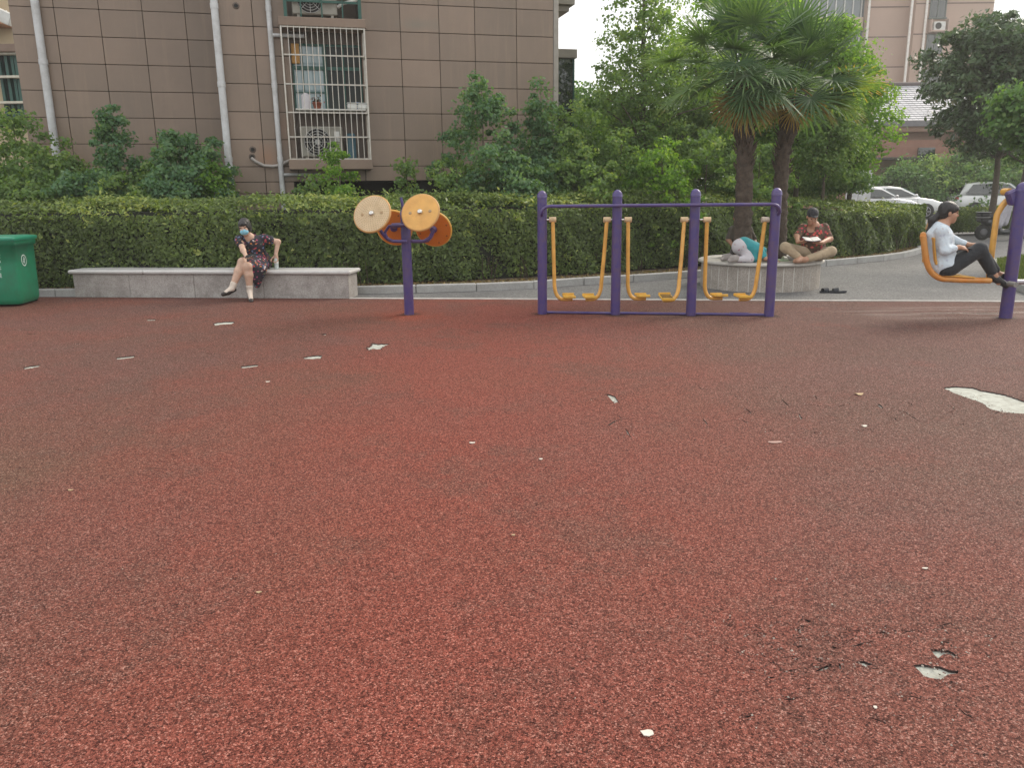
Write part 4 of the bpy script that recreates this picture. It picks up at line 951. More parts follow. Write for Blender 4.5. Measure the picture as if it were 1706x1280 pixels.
# ================================================================== PLANTER AND PALMS
PF = gr(1263, 488); PR = .95; PC = Vector((at(1263, 488, PF.y+PR).x, PF.y+PR, 0))
gstone = mat('planter_granite', (.35, .315, .275), .75, .35, 60, .2, 120, dirt=(.16, .135, .11), dscale=5, damt=.7)
gtop = mat('planter_top_stone', (.44, .42, .38), .5, .12, 40, .1, 80, dirt=(.26, .23, .20), dscale=4, damt=.5)
grout = mat('pale_grout', (.52, .50, .46), .8)
pl = empty('round_planter', PC, 'round grey granite planter bench with pale tile joints around the palm trunks', 'planter')
mb = MB(); K = 34
for k in range(K):
    a0, a1 = 2*math.pi*(k+.035)/K, 2*math.pi*(k+.965)/K; ro, ri = PR-.035, PR-.33; rr = []
    for z in (-.01, .375):
        rr.append([PC+Vector((math.cos(a)*r, math.sin(a)*r, z)) for r, a in ((ro, a0), (ro, (a0+a1)/2), (ro, a1), (ri, a1), (ri, a0))])
    mb.loft(rr, True, False)
mb.build('stone_tiles', gstone, pl)
MB().lathe(PC, [(PR-.037, -.01), (PR-.037, .37), (PR-.2, .371), (PR-.2, -.01)], 64).build('grout', grout, pl)
mb = MB(); prof = [(PR-.36, .376), (PR-.01, .376), (PR+.015, .386), (PR+.02, .40), (PR+.015, .418), (PR-.005, .428), (PR-.36, .43), (PR-.36, .376)]
rings = [[PC+Vector((r*math.cos(2*math.pi*k/64), r*math.sin(2*math.pi*k/64), z)) for k in range(64)] for r, z in prof]
mb.loft(rings, False, True); mb.build('seat_slab', gtop, pl)
MB().lathe(PC, [(PR-.345, .0), (PR-.345, .33), (.02, .37)], 40).build('soil', soil, pl)
PALM = leafmat('palm_leaf', [(0, (0.054, 0.101, 0.050)), (.4, (0.083, 0.149, 0.064)), (.75, (0.150, 0.230, 0.077)), (.9, (0.210, 0.243, 0.070)), (1, (0.450, 0.270, 0.084))], .3, .38, .6)
DRYP = leafmat('dry_palm_leaf', [(0, (.13, .09, .04)), (.5, (.26, .17, .06)), (1, (.38, .27, .09))], .3, .5)
fib = mat('palm_fibre', (.060, .044, .032), .98, .45, 26, 1.0, 45, dirt=(.13, .10, .075), dscale=12, damt=.6)
stalk = mat('palm_stalk', (.10, .13, .05), .6, .2)
def frond(root, o, az, el, plen, blen, tint, m, gdroop=.5, seed=0, nl=34):
    g = random.Random(seed); d0 = Vector((math.cos(az)*math.cos(el), math.sin(az)*math.cos(el), math.sin(el)))
    pts = [o]; p = o.copy(); d = d0.copy()
    for k in range(5):
        p = p+d*plen/5; pts.append(p.copy()); d = (d+Vector((0, 0, -.09*gdroop*2))).normalized()
    hub = pts[-1]; ax = d; side = ax.cross(UZ); side = side.normalized() if side.length > .05 else Vector((1, 0, 0)); side = (side+Vector((0, 0, g.uniform(-.35, .35)))).normalized(); nrm = side.cross(ax).normalized()
    V, Fq, Tt = [], [], []
    # stalk as thin strip of the frond
    mbs = MB(); mbs.tube(pts, [.016, .013, .011, .01, .009, .008], 5)
    V += mbs.v; Fq += mbs.f; Tt += [tint*.8+.1]*len(mbs.f)
    for i in range(nl):
        u = (i/(nl-1)*2-1); th = u*R(128); L = blen*(1-.25*abs(u)**2)*g.uniform(.9, 1.06); wd = blen*.078
        dr = (ax*math.cos(th)+side*math.sin(th)+nrm*(.16*(1 if i % 2 else -1)*.5+.12)).normalized(); q = hub.copy(); wv = nrm.cross(dr).normalized()
        row = []
        K = 5; stiff = g.uniform(.6, 1.5)
        for k in range(K+1):
            t = k/K; w_ = wd*(.35+1.3*t if t < .4 else .95*(1-t)**.65+.06)*.5
            row.append((q-wv*w_, q+nrm*w_*.35, q+wv*w_)); dr = (dr+Vector((0, 0, -1))*gdroop*.42*t*t*stiff).normalized(); q = q+dr*L/K
        b = len(V)
        for r in row: V += [tuple(x) for x in r]
        for k in range(K):
            for e in range(2): Fq.append((b+k*3+e, b+k*3+e+1, b+k*3+e+4, b+k*3+e+3)); Tt.append(min(1, max(0, tint+g.uniform(-.12, .12)+(.18 if k == K-1 else 0))))
    me = bpy.data.meshes.new('frond'); me.from_pydata(V, [], Fq); a = me.attributes.new('tint', 'FLOAT', 'FACE'); a.data.foreach_set('value', Tt)
    return link_mesh('frond', me, m, root)
def palm(px_path, Y, rad, crown_px, label, fronds, seed, nrand, nshag):
    P = [at(x, y, Y) for x, y in px_path]; P[0].z = .33; root = empty('palm_tree', (P[0].x, P[0].y, .33), label, 'palm tree', 'palms in the round planter')
    g = random.Random(seed); pts = resample(P, .045)+[P[-1]]; mb = MB(); rings = []
    tot = len(pts)
    for i, p in enumerate(pts):
        t = i/(tot-1); rb = rad*(1.12-.2*t)*(1+.95*max(0, (t-.72)/.28)*(1 if t < .96 else .6)); n = 22; ring = []
        for k in range(n):
            a = 2*math.pi*k/n; rr = rb*(1+.07*math.sin(a*5+i*.9)+g.uniform(-.11, .11)+(.08 if i % 3 == 0 else -.03)); ring.append(p+Vector((rr*math.cos(a), rr*math.sin(a), g.uniform(-.008, .008))))
        rings.append(ring)
    mb.loft(rings, True, True)
    mb.build('trunk', fib, root)
    # leaf-base shag at the top of the trunk
    mb = MB()
    for k in range(nshag):
        t = g.uniform(.55, .99); p = pts[int(t*(tot-1))]; a = g.uniform(0, 2*math.pi); r = rad*1.0*(1+.4*max(0, (t-.72)/.28)); d = Vector((math.cos(a), math.sin(a), 0)); q = p+d*r
        L = g.uniform(.06, .15); mb.tube([q, q+d*.03+UZ*L*.5, q+d*(.05+g.uniform(0, .04))+UZ*L], [.02, .014, .004], 5)
    mb.build('leaf_bases', mat('leaf_base_brown', (.075, .055, .04), .95, .3, 20), root)
    C = at(crown_px[0], crown_px[1], Y)
    for k in range(nrand):
        az = k*2.39996+seed; q = k/nrand; el = R(80-92*q+g.uniform(-8, 8)); ti = .12+.45*g.random()
        frond(root, C+Vector((math.cos(az)*.08, math.sin(az)*.08, .18-.3*q)), az, el, g.uniform(.45, .66), g.uniform(.50, .64), ti, PALM, .22+.6*q, seed*100+k)
    for (az, el, pl_, bl, ti, mm, dr) in fronds:
        frond(root, C+Vector((math.cos(R(az))*.08, math.sin(R(az))*.08, -.05)), R(az), R(el), pl_, bl, ti, mm, dr, int(az*3+el))
    return root
palm([(1237, 432), (1238, 360), (1240, 300), (1241, 240), (1236, 190), (1232, 140)], PC.y-.25, .120, (1232, 116), 'left palm with the thicker upright shaggy trunk in the round planter',
     [(185, 22, .95, .66, .6, PALM, .55), (205, -2, .9, .6, .65, PALM, .8), (170, 55, .75, .62, .4, PALM, .4), (110, 70, .6, .62, .45, PALM, .3), (265, -20, .55, .5, .35, PALM, 1.0), (285, -5, .6, .5, .25, PALM, 1.1), (250, 25, .6, .5, .2, PALM, 1.0),
      (262, -66, .50, .50, .5, DRYP, .6), (285, -60, .52, .50, .6, DRYP, .6), (310, -52, .48, .46, .4, DRYP, .7), (235, -55, .48, .42, .3, DRYP, .7), (275, -42, .50, .52, .45, PALM, .9), (300, 15, .6, .5, .3, PALM, 1.0)], 3, 23, 110)
palm([(1297, 428), (1299, 370), (1300, 320), (1304, 262), (1313, 215), (1322, 165)], PC.y+.25, .105, (1326, 142), 'right palm with the slimmer curving dark trunk in the round planter',
     [(-12, 14, .72, .62, .8, PALM, .5), (5, -8, .62, .6, .75, PALM, .6), (-25, 28, .6, .5, .3, PALM, .5), (10, 48, .62, .5, .2, PALM, .4), (-15, -30, .4, .45, .6, DRYP, .7), (250, -45, .4, .42, .6, DRYP, .7), (200, -40, .42, .4, .4, DRYP, .7), (-40, 62, .6, .5, .3, PALM, .4)], 8, 19, 80)
# ================================================================== PURPLE AND YELLOW EXERCISE MACHINES
purple = mat('purple_paint', (.062, .042, .175), .33, .16, 9, .06, 30, dirt=(.10, .06, .055), dscale=9, damt=.75, coat=.1)
yellow = mat('yellow_paint', (.66, .35, .07), .36, .14, 7, .05, 30, dirt=(.42, .17, .03), dscale=9, damt=.55, coat=.2)
yplate = mat('yellow_plate', (.66, .38, .05), .42, .12, 9, .05, 60, dirt=(.36, .16, .04), dscale=14, damt=.6)
worn = mat('worn_pale_cap', (.58, .42, .24), .5, .2, 20, .1, 50)
rustm = mat('rust', (.20, .075, .02), .9, .4, 30, .3, 80)
bolt = mat('bright_bolt', (.62, .60, .55), .25, .1, 10, 0, metal=.9)
rub_b = mat('black_rubber', (.02, .02, .02), .75)
def post(root, base, r, h, m=purple):
    mb = MB(); prof = [(r*1.0, -.02), (r, .0), (r, h-r*1.25)]
    mb.lathe(base, prof, 28); o = mb.build('post', m, root)
    mb = MB(); z0 = h-r*1.25+.001; mb.lathe(base, [(r*1.07, z0), (r*1.07, z0+.014)]+[(r*1.05*math.cos(t), z0+.015+r*1.2*math.sin(t)) for t in [math.pi/2*k/8 for k in range(8)]]+[(.003, z0+.015+r*1.2)], 28); mb.build('post_cap', m, o)
    return o
# ---- tai chi wheel machine
W0 = gr(681, 525); YW = W0.y+.06; W0.y = YW
wm = empty('wheel_machine', W0, 'purple post carrying two pale front discs and two orange rear discs', 'exercise machine', 'outdoor fitness machines')
zt = at(676, 352, YW).z; post(wm, W0, .062, zt+.03)
def disc(root, c, nrm, r, th, mface, mrim, name, label=None, boss=True, dots=False):
    nrm = Vector(nrm).normalized(); c = Vector(c)
    mb = MB(); mb.lathe(c, [(r-.014, -th), (r-.003, -th+.006), (r, -th/2), (r-.004, -.004), (r-.016, 0.0)], 48, nrm); o = mb.build(name, mrim, root)
    if label: o['label'] = label
    M = nrm.to_track_quat('Z', 'Y').to_matrix()
    if dots:
        mb = MB()
        for rr in [r*(.2+.095*k) for k in range(8)]:
            k = int(2*math.pi*rr/.030)
            for j in range(k):
                a = 2*math.pi*j/k; mb.lathe(c+M@Vector((rr*math.cos(a), rr*math.sin(a), .0)), [(.0075, 0), (.005, .004), (.001, .005)], 6, nrm)
        mb.build('nub_pattern', mat('nub_brown', (.34, .24, .13), .6), o)
    mb = MB(); mb.lathe(c, [(r-.017, .0012), (r-.03, .003), (.002, .003)], 40, nrm); mb.build('face_plate', mface, o)
    if boss:
        mb = MB(); mb.lathe(c, [(.034, .003), (.034, .018), (.028, .03), (.02, .036), (.002, .038)], 20, nrm); mb.build('centre_bolt', bolt, o)
        for sx in (-.125, .125):
            mb = MB(); mb.lathe(c+M@Vector((sx, sx*.1, .003)), [(.02, 0), (.02, .003), (.015, .004), (.002, .004)], 16, nrm); mb.build('rivet', rustm if False else mat('rivet_worn', (.36, .24, .12), .6), o)
    return o
creamd = mat('faded_disc_face', (.56, .42, .25), .5, .1, 9, .05, 60, dirt=(.40, .26, .12), dscale=12, damt=.5)
yelld = mat('yellow_disc_face', (.66, .36, .09), .45, .1, 9, .05, 60, dirt=(.50, .22, .05), dscale=7, damt=.5)
orang = mat('backlit_orange_disc', (.58, .17, .018), .42, .12, 5, .05, 40, dirt=(.40, .10, .015), dscale=5, damt=.6)  # deep orange of light coming through the discs, put into their colour
rimor = mat('orange_rim', (.50, .27, .09), .5, .12, 9)
yf = YW-.30
nf = Vector((-.24, -.87, .42)); nf2 = Vector((-.20, -.88, .42)); nb = Vector((-.16, -.93, -.33))
cf1 = at(619.5, 356, yf); cf2 = at(700, 353.5, yf); cb1 = at(656, 380, YW+.30); cb2 = at(722, 382, YW+.30)
R_ = .246
disc(wm, cf1, nf, R_, .03, creamd, rimor, 'front_disc', 'faded cream nubbed disc at the upper left', dots=True)
disc(wm, cf2, nf2, R_, .03, yelld, rimor, 'front_disc', 'plain yellow disc with steel centre bolt', dots=False)
for c, lab in ((cb1, 'orange rear disc partly hidden by the cream disc'), (cb2, 'orange rear disc seen from behind at the right')):
    o = disc(wm, c, nb, R_, .03, orang, mat('yellow_rim', (.70, .38, .07), .45), 'rear_disc', lab, boss=False)
    M = nb.normalized().to_track_quat('Z', 'Y').to_matrix()
    for j in range(8):
        a = 2*math.pi*j/8+.3; mb = MB(); mb.lathe(c+M@Vector((.19*math.cos(a), .19*math.sin(a), .003)), [(.01, 0), (.01, .006), (.002, .007)], 10, nb); mb.build('bolt', rustm, o)
    mb = MB(); mb.lathe(c, [(.05, .003), (.045, .02), (.03, .03)], 16, nb); mb.build('hub', purple, o)
top = Vector((W0.x, W0.y, at(680, 375, YW).z)); low = Vector((W0.x, W0.y, at(680, 402, YW).z))
mb = MB()
def arm(c, nrm, lo, via):
    back = Vector(c)-Vector(nrm).normalized()*.03
    pts = [lo]+arc(lo.lerp(via, .55), via, back.lerp(via, .35), 6)+[back]
    mb.tube(pts, .021, 12)
mb.tube([top+Vector((-.17, -.02, .0)), top+Vector((.0, -.02, .01))], .026, 12)
arm(cf1, nf, low+Vector((-.05, -.03, 0)), at(641, 401, YW-.12)); arm(cf2, nf2, top+Vector((.0, -.05, 0)), at(694, 373, YW-.2))
arm(cb1, -nb*-1, top+Vector((-.03, .05, 0)), at(655, 378, YW+.12)); arm(cb2, nb, low+Vector((.05, .03, 0)), at(717, 403, YW+.0))
pL = [at(x, y, YW-.14) for x, y in ((676, 375), (648, 377), (641, 388), (645, 397), (655, 402), (678, 402))]; mb.tube(pL, .02, 12)
pR = [at(x, y, YW-.14) for x, y in ((688, 402), (706, 402), (716, 396), (720, 388), (724, 381))]; mb.tube(pR, .02, 12)
mb.build('arm', purple, wm)
mb = MB(); mb.tube([Vector((W0.x-.01, W0.y-.05, zt-.02)), Vector((W0.x-.035, W0.y-.04, zt+.17))], .018, 10); mb.build('brace', purple, wm)
# ---- air walker
AB = [gr(904, 524), gr(1027, 526.5), gr(1153, 527), gr(1283.5, 528)]
aw = empty('air_walker', AB[0], 'row of four domed purple posts with six hanging yellow swing footrests', 'exercise machine', 'outdoor fitness machines')
r = .060
A0_, A3 = AB[0], AB[3]; AB = [A0_.lerp(A3, t) for t in (0, (AB[1].x-A0_.x)/(A3.x-A0_.x), (AB[2].x-A0_.x)/(A3.x-A0_.x), 1)]
for b in AB: post(aw, b+Vector((0, r, 0)), r, 1.52)
ad = (AB[3]-AB[0]).normalized(); an_ = Vector((ad.y, -ad.x, 0)); zbar = at(965, 343, AB[0].y-.05).z
mb = MB()
a, b = AB[0]-an_*.0, AB[3]-an_*.0
top_y = .035
P0 = Vector((a.x-.01, a.y+.03, zbar-.12)); P1 = Vector((a.x-.01, a.y-top_y, zbar-.02)); 
pts = [P0]+arc(Vector((a.x-.01, a.y-.03, zbar-.09)), Vector((a.x-.0, a.y-.045, zbar)), Vector((a.x+.10, a.y-.045, zbar)), 6)
pts += [Vector((a.x, a.y-.045, zbar)).lerp(Vector((b.x, b.y-.045, zbar)), t) for t in (.2, .5, .8)]
pts += arc(Vector((b.x-.10, b.y-.045, zbar)), Vector((b.x+.01, b.y-.045, zbar)), Vector((b.x+.02, b.y-.03, zbar-.09)), 6)+[Vector((b.x+.01, b.y+.03, zbar-.13))]
mb.tube(pts, .021, 14); mb.build('top_bar', purple, aw)
for i in range(3):
    mb = MB(); a, b = AB[i]+Vector((r, r, .018)), AB[i+1]+Vector((-r, r, .018)); mb.tube([a, b], .017, 10)
    if i == 2: mb.tube([a.lerp(b, .5), a.lerp(b, .78)], .024, 10)
    mb.build('ground_bar', purple, aw)
swing = [.0, .02, .05, -.12, .07, .03]
legpx = [(921, 1), (1011, -1), (1046.5, 1), (1140, -1), (1178, 1), (1274.5, -1)]
for k, (px, sg) in enumerate(legpx):
    i = k//2; pb_ = AB[i] if sg > 0 else AB[i+1]; y0 = AB[0].lerp(AB[3], (px-904)/379).y+r; hp = at(px, 366, y0); sw = swing[k]
    mb = MB(); L = hp.z - at(px, 499, y0).z
    def q(dx, dz): return Vector((hp.x+dx*sg, hp.y+math.sin(sw)*(-dz), hp.z+dz*math.cos(sw)))
    ins = .02 if sg > 0 else .055
    pts = [q(0, -.02), q(ins*.5, -L*.45), q(ins, -L*.80)]+arc(q(ins, -L*.82), q(ins+.015, -L), q(ins+.12, -L), 7)+[q(.25, -L)]
    mb.tube(pts, .024, 14); o = mb.build('swing_leg', yellow, aw)
    mb = MB(); mb.tube([q(-.045, 0), q(.042, 0)], .033, 16); mb.build('pivot_sleeve', worn if k not in (5,) else mat('greasy_sleeve', (.45, .38, .30), .5, .3, 30), o)
    mb = MB(); px_ = (pb_.x+sg*r*.9-hp.x)*sg; mb.tube([q(-.046, 0), q(px_, 0)], .012, 8); mb.build('axle', bolt, o)
    M = Matrix.Rotation(-sw, 3, 'X')
    mb = MB(); c = q(.205, -L+.036); mb.box(c, (.155, .30, .016), M, .006)
    for e in (-1, 1): mb.box(c+M@Vector((0, e*.146, .012)), (.15, .012, .03), M, .004)
    mb.build('foot_plate', yplate, o)
    mb = MB()
    for e in (-.09, -.03, .03, .09): mb.box(c+M@Vector((0, e, .012)), (.13, .018, .006), M)
    mb.build('tread', yplate if k != 3 else mat('dark_tread', (.06, .04, .02), .8), o)
# ---- seated leg press (right edge)
LB = gr(1681, 531); LB.y += .07
lpz = empty('leg_press_machine', LB, 'tall purple post with a hanging yellow seat arm at the right edge', 'exercise machine', 'outdoor fitness machines')
hz_ = at(1702, 305, LB.y).z; post(lpz, LB, .070, hz_)
YL = LB.y+.17
mb = MB(); pv = at(1691, 324, LB.y); c = pv; mb.box(Vector((LB.x-.07, LB.y+.05, pv.z-.03)), (.13, .10, .17), Matrix.Rotation(R(-25), 3, 'Y'), .02); mb.build('pivot_bracket', purple, lpz)
mb = MB(); pvt = Vector((LB.x-.09, LB.y+.0, pv.z+.03)); mb.tube([pvt+Vector((0, .09, 0)), pvt+Vector((0, .215, 0))], .040, 14); mb.build('pivot_sleeve', yellow, lpz)
st = empty  # noqa
arm_px = [(1687, 328), (1675, 333), (1666, 343), (1661, 358), (1657, 385), (1653, 415), (1650, 440), (1648, 463)]
apt = [at(x, y, YL) for x, y in arm_px]; mb = MB(); sm_ = [apt[0], *arc(apt[0].lerp(apt[1], .3), apt[1].lerp(apt[2], .35), apt[3], 8), apt[4], apt[5], apt[6], apt[7]]
mb.tube(sm_, .034, 14); sa = mb.build('seat_arm', yellow, lpz)
mb = MB(); fr = []
for yy in (YL-.28, YL-.02):
    pp = [at(x, y, yy) for x, y in ((1538, 393), (1540, 410), (1543, 430))]; cc = arc(at(1543, 432, yy), at(1548, 461, yy), at(1572, 465, yy), 8); ee = [at(1600, 466.5, yy), at(1650, 467.5, yy)]
    mb.tube(pp+cc+ee, .034, 12)
mb.tube([at(1538, 393, YL-.28), at(1538, 391, YL-.15), at(1538, 393, YL-.02)], .034, 12); mb.tube([at(1649, 467.5, YL-.29), at(1649, 467.5, YL+.03)], .027, 12)
mb.build('seat_frame', mat('orange_frame', (.56, .22, .045), .4, .15, 7, .05, 30, dirt=(.6, .35, .12), dscale=6, damt=.6), lpz)
mb = MB()
a, b = at(1562, 456.5, YL-.15), at(1612, 460.5, YL-.15); d = (b-a).normalized(); up = Vector((0, -1, 0)).cross(d)*-1; up = up if up.z > 0 else -up
M = Matrix((d, Vector((0, 1, 0)), up)).transposed(); mb.box((a+b)/2, ((b-a).length, .34, .022), M, .008); mb.build('seat_plate', yellow, lpz)
mb = MB(); a, b = at(1549, 438, YL-.15), at(1545, 396, YL-.15); d = (b-a).normalized(); sd = Vector((0, 1, 0)); nn = d.cross(sd)
M = Matrix((nn, sd, d)).transposed(); c = (a+b)/2
for e in (-.13, -.045, .045, .13): mb.box(c+sd*e, (.018, .055, (b-a).length*.95), M, .006)
for e in (-.45, .45): mb.box(c+d*(b-a).length*e, (.016, .34, .05), M, .006)
mb.build('seat_back', yellow, lpz)
mb = MB(); fz = at(1690, 470, LB.y-.0).z; fx = LB.x-.07
mb.tube([Vector((LB.x-.1, LB.y-.27, fz)), Vector((LB.x-.1, LB.y+.3, fz))], .022, 12); mb.tube([Vector((LB.x-.1, LB.y, fz)), Vector((LB.x+.5, LB.y, fz))], .03, 12); mb.build('foot_bar', mat('worn_steel_bar', (.42, .40, .42), .35, .15, 20, 0, metal=.6), lpz)
mb = MB(); mb.tube([Vector((LB.x-.1, LB.y-.275, fz)), Vector((LB.x-.1, LB.y-.14, fz))], .031, 12); mb.build('grip', mat('grip_grey', (.22, .21, .19), .8), lpz)
# ================================================================== STONE BENCH
bs = mat('bench_granite', (.37, .345, .32), .8, .32, 60, .3, 110, dirt=(.15, .125, .11), dscale=4.0, damt=.8)
bt = mat('bench_top_stone', (.52, .51, .49), .45, .1, 60, .08, 90, dirt=(.30, .28, .26), dscale=3, damt=.45)
b0, b1 = gr(125, 494.5), gr(582, 497.5); bd = (b1-b0).normalized(); bn = Vector((-bd.y, bd.x, 0)); BL = (b1-b0).length; BM = Matrix((bd, bn, UZ)).transposed()
bench = empty('stone_bench', b0, 'long low grey granite bench in front of the hedge, a masked woman sitting on it', 'bench')
c = (b0+b1)/2+bn*.21; mb = MB(); hb_ = .355
cuts = [0, .21, .45, .70, 1]
for q0, q1 in zip(cuts[:-1], cuts[1:]):
    cc = b0+bd*(BL*(q0+q1)/2)+bn*.21; mb.box((cc.x, cc.y, hb_/2-.005), (BL*(q1-q0)-.004, .40, hb_+.01), BM, .006)
mb.build('base', bs, bench)
for q0, q1 in ((0, .27), (.27, .62), (.62, 1)):
    e0 = -.05 if q0 == 0 else 0; e1 = .05 if q1 == 1 else 0; s0, s1 = BL*q0+e0+.002, BL*q1+e1-.002
    cc = b0+bd*((s0+s1)/2)+bn*.21; mb = MB(); mb.box((cc.x, cc.y, hb_+.031), (s1-s0, .50, .058), BM, .018); mb.build('seat_slab', bt, bench)
SEATZ = hb_+.06
# ================================================================== GREEN WHEELED BIN
gp = mat('green_bin_plastic', (.010, .19, .095), .42, .08, 2, .03, 40, dirt=(.03, .11, .06), dscale=5, damt=.7)
gl = mat('green_lid_plastic', (.018, .21, .125), .38, .08, 2)
prt = mat('white_print', (.62, .70, .66), .6)
Cb = gr(38, 511); ang = R(6); fd = Vector((-math.cos(ang), -math.sin(ang)*1, 0)); sd = Vector((-math.sin(ang), math.cos(ang), 0))
bin_ = empty('wheeled_bin', Cb, 'green plastic wheeled rubbish bin with white characters at the left edge of the red surface', 'bin')
def bp(u, v, z, sc=1.0):   # u along front 0..1 from near corner, v depth 0..1 ; taper toward bottom
    Wd, Dp = .62, .66; t = z/1.0; k = .93+.07*t
    cx_, cy_ = .5, .5; return Cb+fd*(Wd*(cx_+(u-cx_)*k*sc))+sd*(Dp*(cy_+(v-cy_)*k*sc))+UZ*z
def ringz(z, rc=.07, sc=1.0):
    pts = []
    for (cu, cv, a0) in ((0, 0, 180), (1, 0, 270), (1, 1, 0), (0, 1, 90)):
        for k in range(5):
            a = R(a0+90*k/4); pts.append(bp((rc if cu == 0 else 1-rc)+rc*math.cos(a), (rc if cv == 0 else 1-rc)+rc*math.sin(a), z, sc))
    return pts
mb = MB(); mb.loft([ringz(.03, .08, .90), ringz(.06, .1, .97), ringz(.10, .1), ringz(.30, .1), ringz(.6, .1), ringz(.85, .1), ringz(.855, .07, 1.05), ringz(.93, .06, 1.06)], True, True); mb.build('body', gp, bin_)
mb = MB(); mb.loft([ringz(.931, .05, 1.10), ringz(.955, .05, 1.12), ringz(.972, .05, 1.11), ringz(.982, .06, 1.04), ringz(.992, .08, .8)], True, True); mb.build('lid', gl, bin_)
mb = MB(); h0 = bp(.1, 1.12, .93); h1 = bp(.9, 1.12, .93); mb.tube([bp(.1, 1.0, .93), h0, h1, bp(.9, 1.0, .93)], .014, 8); mb.build('handle', gp, bin_)
for u in (.02, .98):
    c = bp(.12 if u < .5 else .8, 1.02, .09); mb = MB(); mb.lathe(c-fd*.0, [(.07, 0), (.09, .01), (.09, .05), (.07, .06)], 20, fd); mb.build('wheel', rub_b, bin_)
# emblem on the side face
ecn = (-fd); c = bp(0, .36, .64)+ecn*.006; M = Matrix((sd, UZ, ecn)).transposed()
mb = MB(); n_ = 32
ri, ro = .062, .072
mb.add([c+M@Vector((r_*math.cos(2*math.pi*k/n_)*1.0, r_*1.12*math.sin(2*math.pi*k/n_), z)) for z in (0, .003) for r_ in (ri, ro) for k in range(n_)],
       [(2*n_+k, 3*n_+k, 3*n_+(k+1) % n_, 2*n_+(k+1) % n_) for k in range(n_)]+[(n_+k, n_+(k+1) % n_, 3*n_+(k+1) % n_, 3*n_+k) for k in range(n_)])
mb.ell(c+M@Vector((.012, .044, .002)), (.008, .009, .003), M, 8)
for seg in (((.012, .034), (.006, .0), .009), ((.006, 0), (.014, -.045), .006), ((.004, 0), (-.008, -.042), .005), ((.010, .028), (-.018, .010), .004), ((-.022, -.03), (-.03, -.005), .003), ((-.030, -.005), (-.014, -.005), .003), ((-.022, -.03), (-.014, -.005), .003)):
    p, q_ = seg[0], seg[1]; mb.tube([c+M@Vector((*p, .001)), c+M@Vector((*q_, .001))], seg[2]*.7, 5)
mb.build('emblem', prt, bin_)
# vertical slogan on the front face (its right-hand characters show at the frame edge)
def text_mesh(name, s, size, Mx, loc, m, parent):
    cu = bpy.data.curves.new(name, 'FONT'); cu.body = s; cu.size = size; cu.extrude = .002; cu.align_x = 'CENTER'
    o = bpy.data.objects.new(name, cu); COL.objects.link(o); dg = bpy.context.evaluated_depsgraph_get(); dg.update()
    me = bpy.data.meshes.new_from_object(o.evaluated_get(dg)); bpy.data.objects.remove(o)
    me.transform(Matrix.Translation(loc) @ Mx.to_4x4()); return link_mesh(name, me, m, parent)
fnn = -sd; MT = Matrix((-fd, UZ, fnn)).transposed()
for k, ch in enumerate('爱护环境'):
    z = .70-.092*k
    text_mesh('lettering', ch, .075, MT, bp(.365+.014*k, 0, z)+fnn*.004, prt, bin_)
# ================================================================== LITTER
def scrap(name, px, py, w_, l_, m, label, cat, grp, up=.0, rot=0):
    p = gr(px, py); mb = MB(); n_ = 9; g = random.Random(px); top = []
    for k in range(n_):
        a = 2*math.pi*k/n_+rot; rr = g.uniform(.75, 1.15); top.append(Vector((math.cos(a)*l_*rr, math.sin(a)*w_*rr, .004+up*(math.cos(a)**2)+.001)))
    cen = Vector((0, 0, .007))
    V = [p+t for t in top]+[p+cen]+[p+Vector((t.x, t.y, max(.0008, t.z-.003))) for t in top]
    mb.add(V, [(k, (k+1) % n_, n_) for k in range(n_)]+[(k, n_+1+k, n_+1+(k+1) % n_, (k+1) % n_) for k in range(n_)])
    o = mb.build(name, m, None, p); return tag(o, label, cat, grp)
dl = mat('dead_leaf', (.42, .30, .17), .8, .2, 60); pp = mat('scrap_paper', (.60, .55, .47), .8, .1, 30)
scrap('scrap', 1078, 1224, .014, .022, pp, 'cream flake lying nearest the camera on the red surface', 'flake', 'bits of litter', .004)
scrap('dead_leaf', 1431, 658, .03, .035, dl, 'tan dead leaf left of the large bare patch', 'leaf', 'bits of litter', .01)
scrap('dead_leaf', 1440, 711, .018, .02, pp, 'tiny pale flake below the tan leaf near the large bare patch', 'flake', 'bits of litter', .004)
scrap('scrap', 1290, 738, .02, .045, mat('faded_scrap', (.36, .23, .19), .8), 'faded pinkish flake in the middle right of the red surface', 'flake', 'bits of litter', .003)
scrap('scrap', 787, 739, .012, .02, pp, 'small white flake at the centre of the red surface', 'flake', 'bits of litter', .003)
scrap('scrap', 431, 989, .006, .012, dl, 'small tan flake in the left foreground', 'flake', 'bits of litter', .003)
scrap('scrap', 1541, 949, .006, .014, pp, 'small grey flake above the bare patch in the right foreground', 'flake', 'bits of litter', .003)
scrap('scrap', 1458, 1181, .006, .006, pp, 'tiny white crumb below the bare patch in the right foreground', 'flake', 'bits of litter', .002)
scrap('scrap', 446, 637, .015, .02, pp, 'small white flake left of centre in front of the wheel machine', 'flake', 'bits of litter', .003)
scrap('scrap', 118, 818, .008, .015, dl, 'small tan flake near the left edge of the red surface', 'flake', 'bits of litter', .003)
scrap('scrap', 901, 766, .01, .012, pp, 'tiny white crumb right below the image centre line', 'flake', 'bits of litter', .002)
scrap('scrap', 855, 893, .006, .01, dl, 'tiny tan crumb in the middle foreground', 'flake', 'bits of litter', .002)
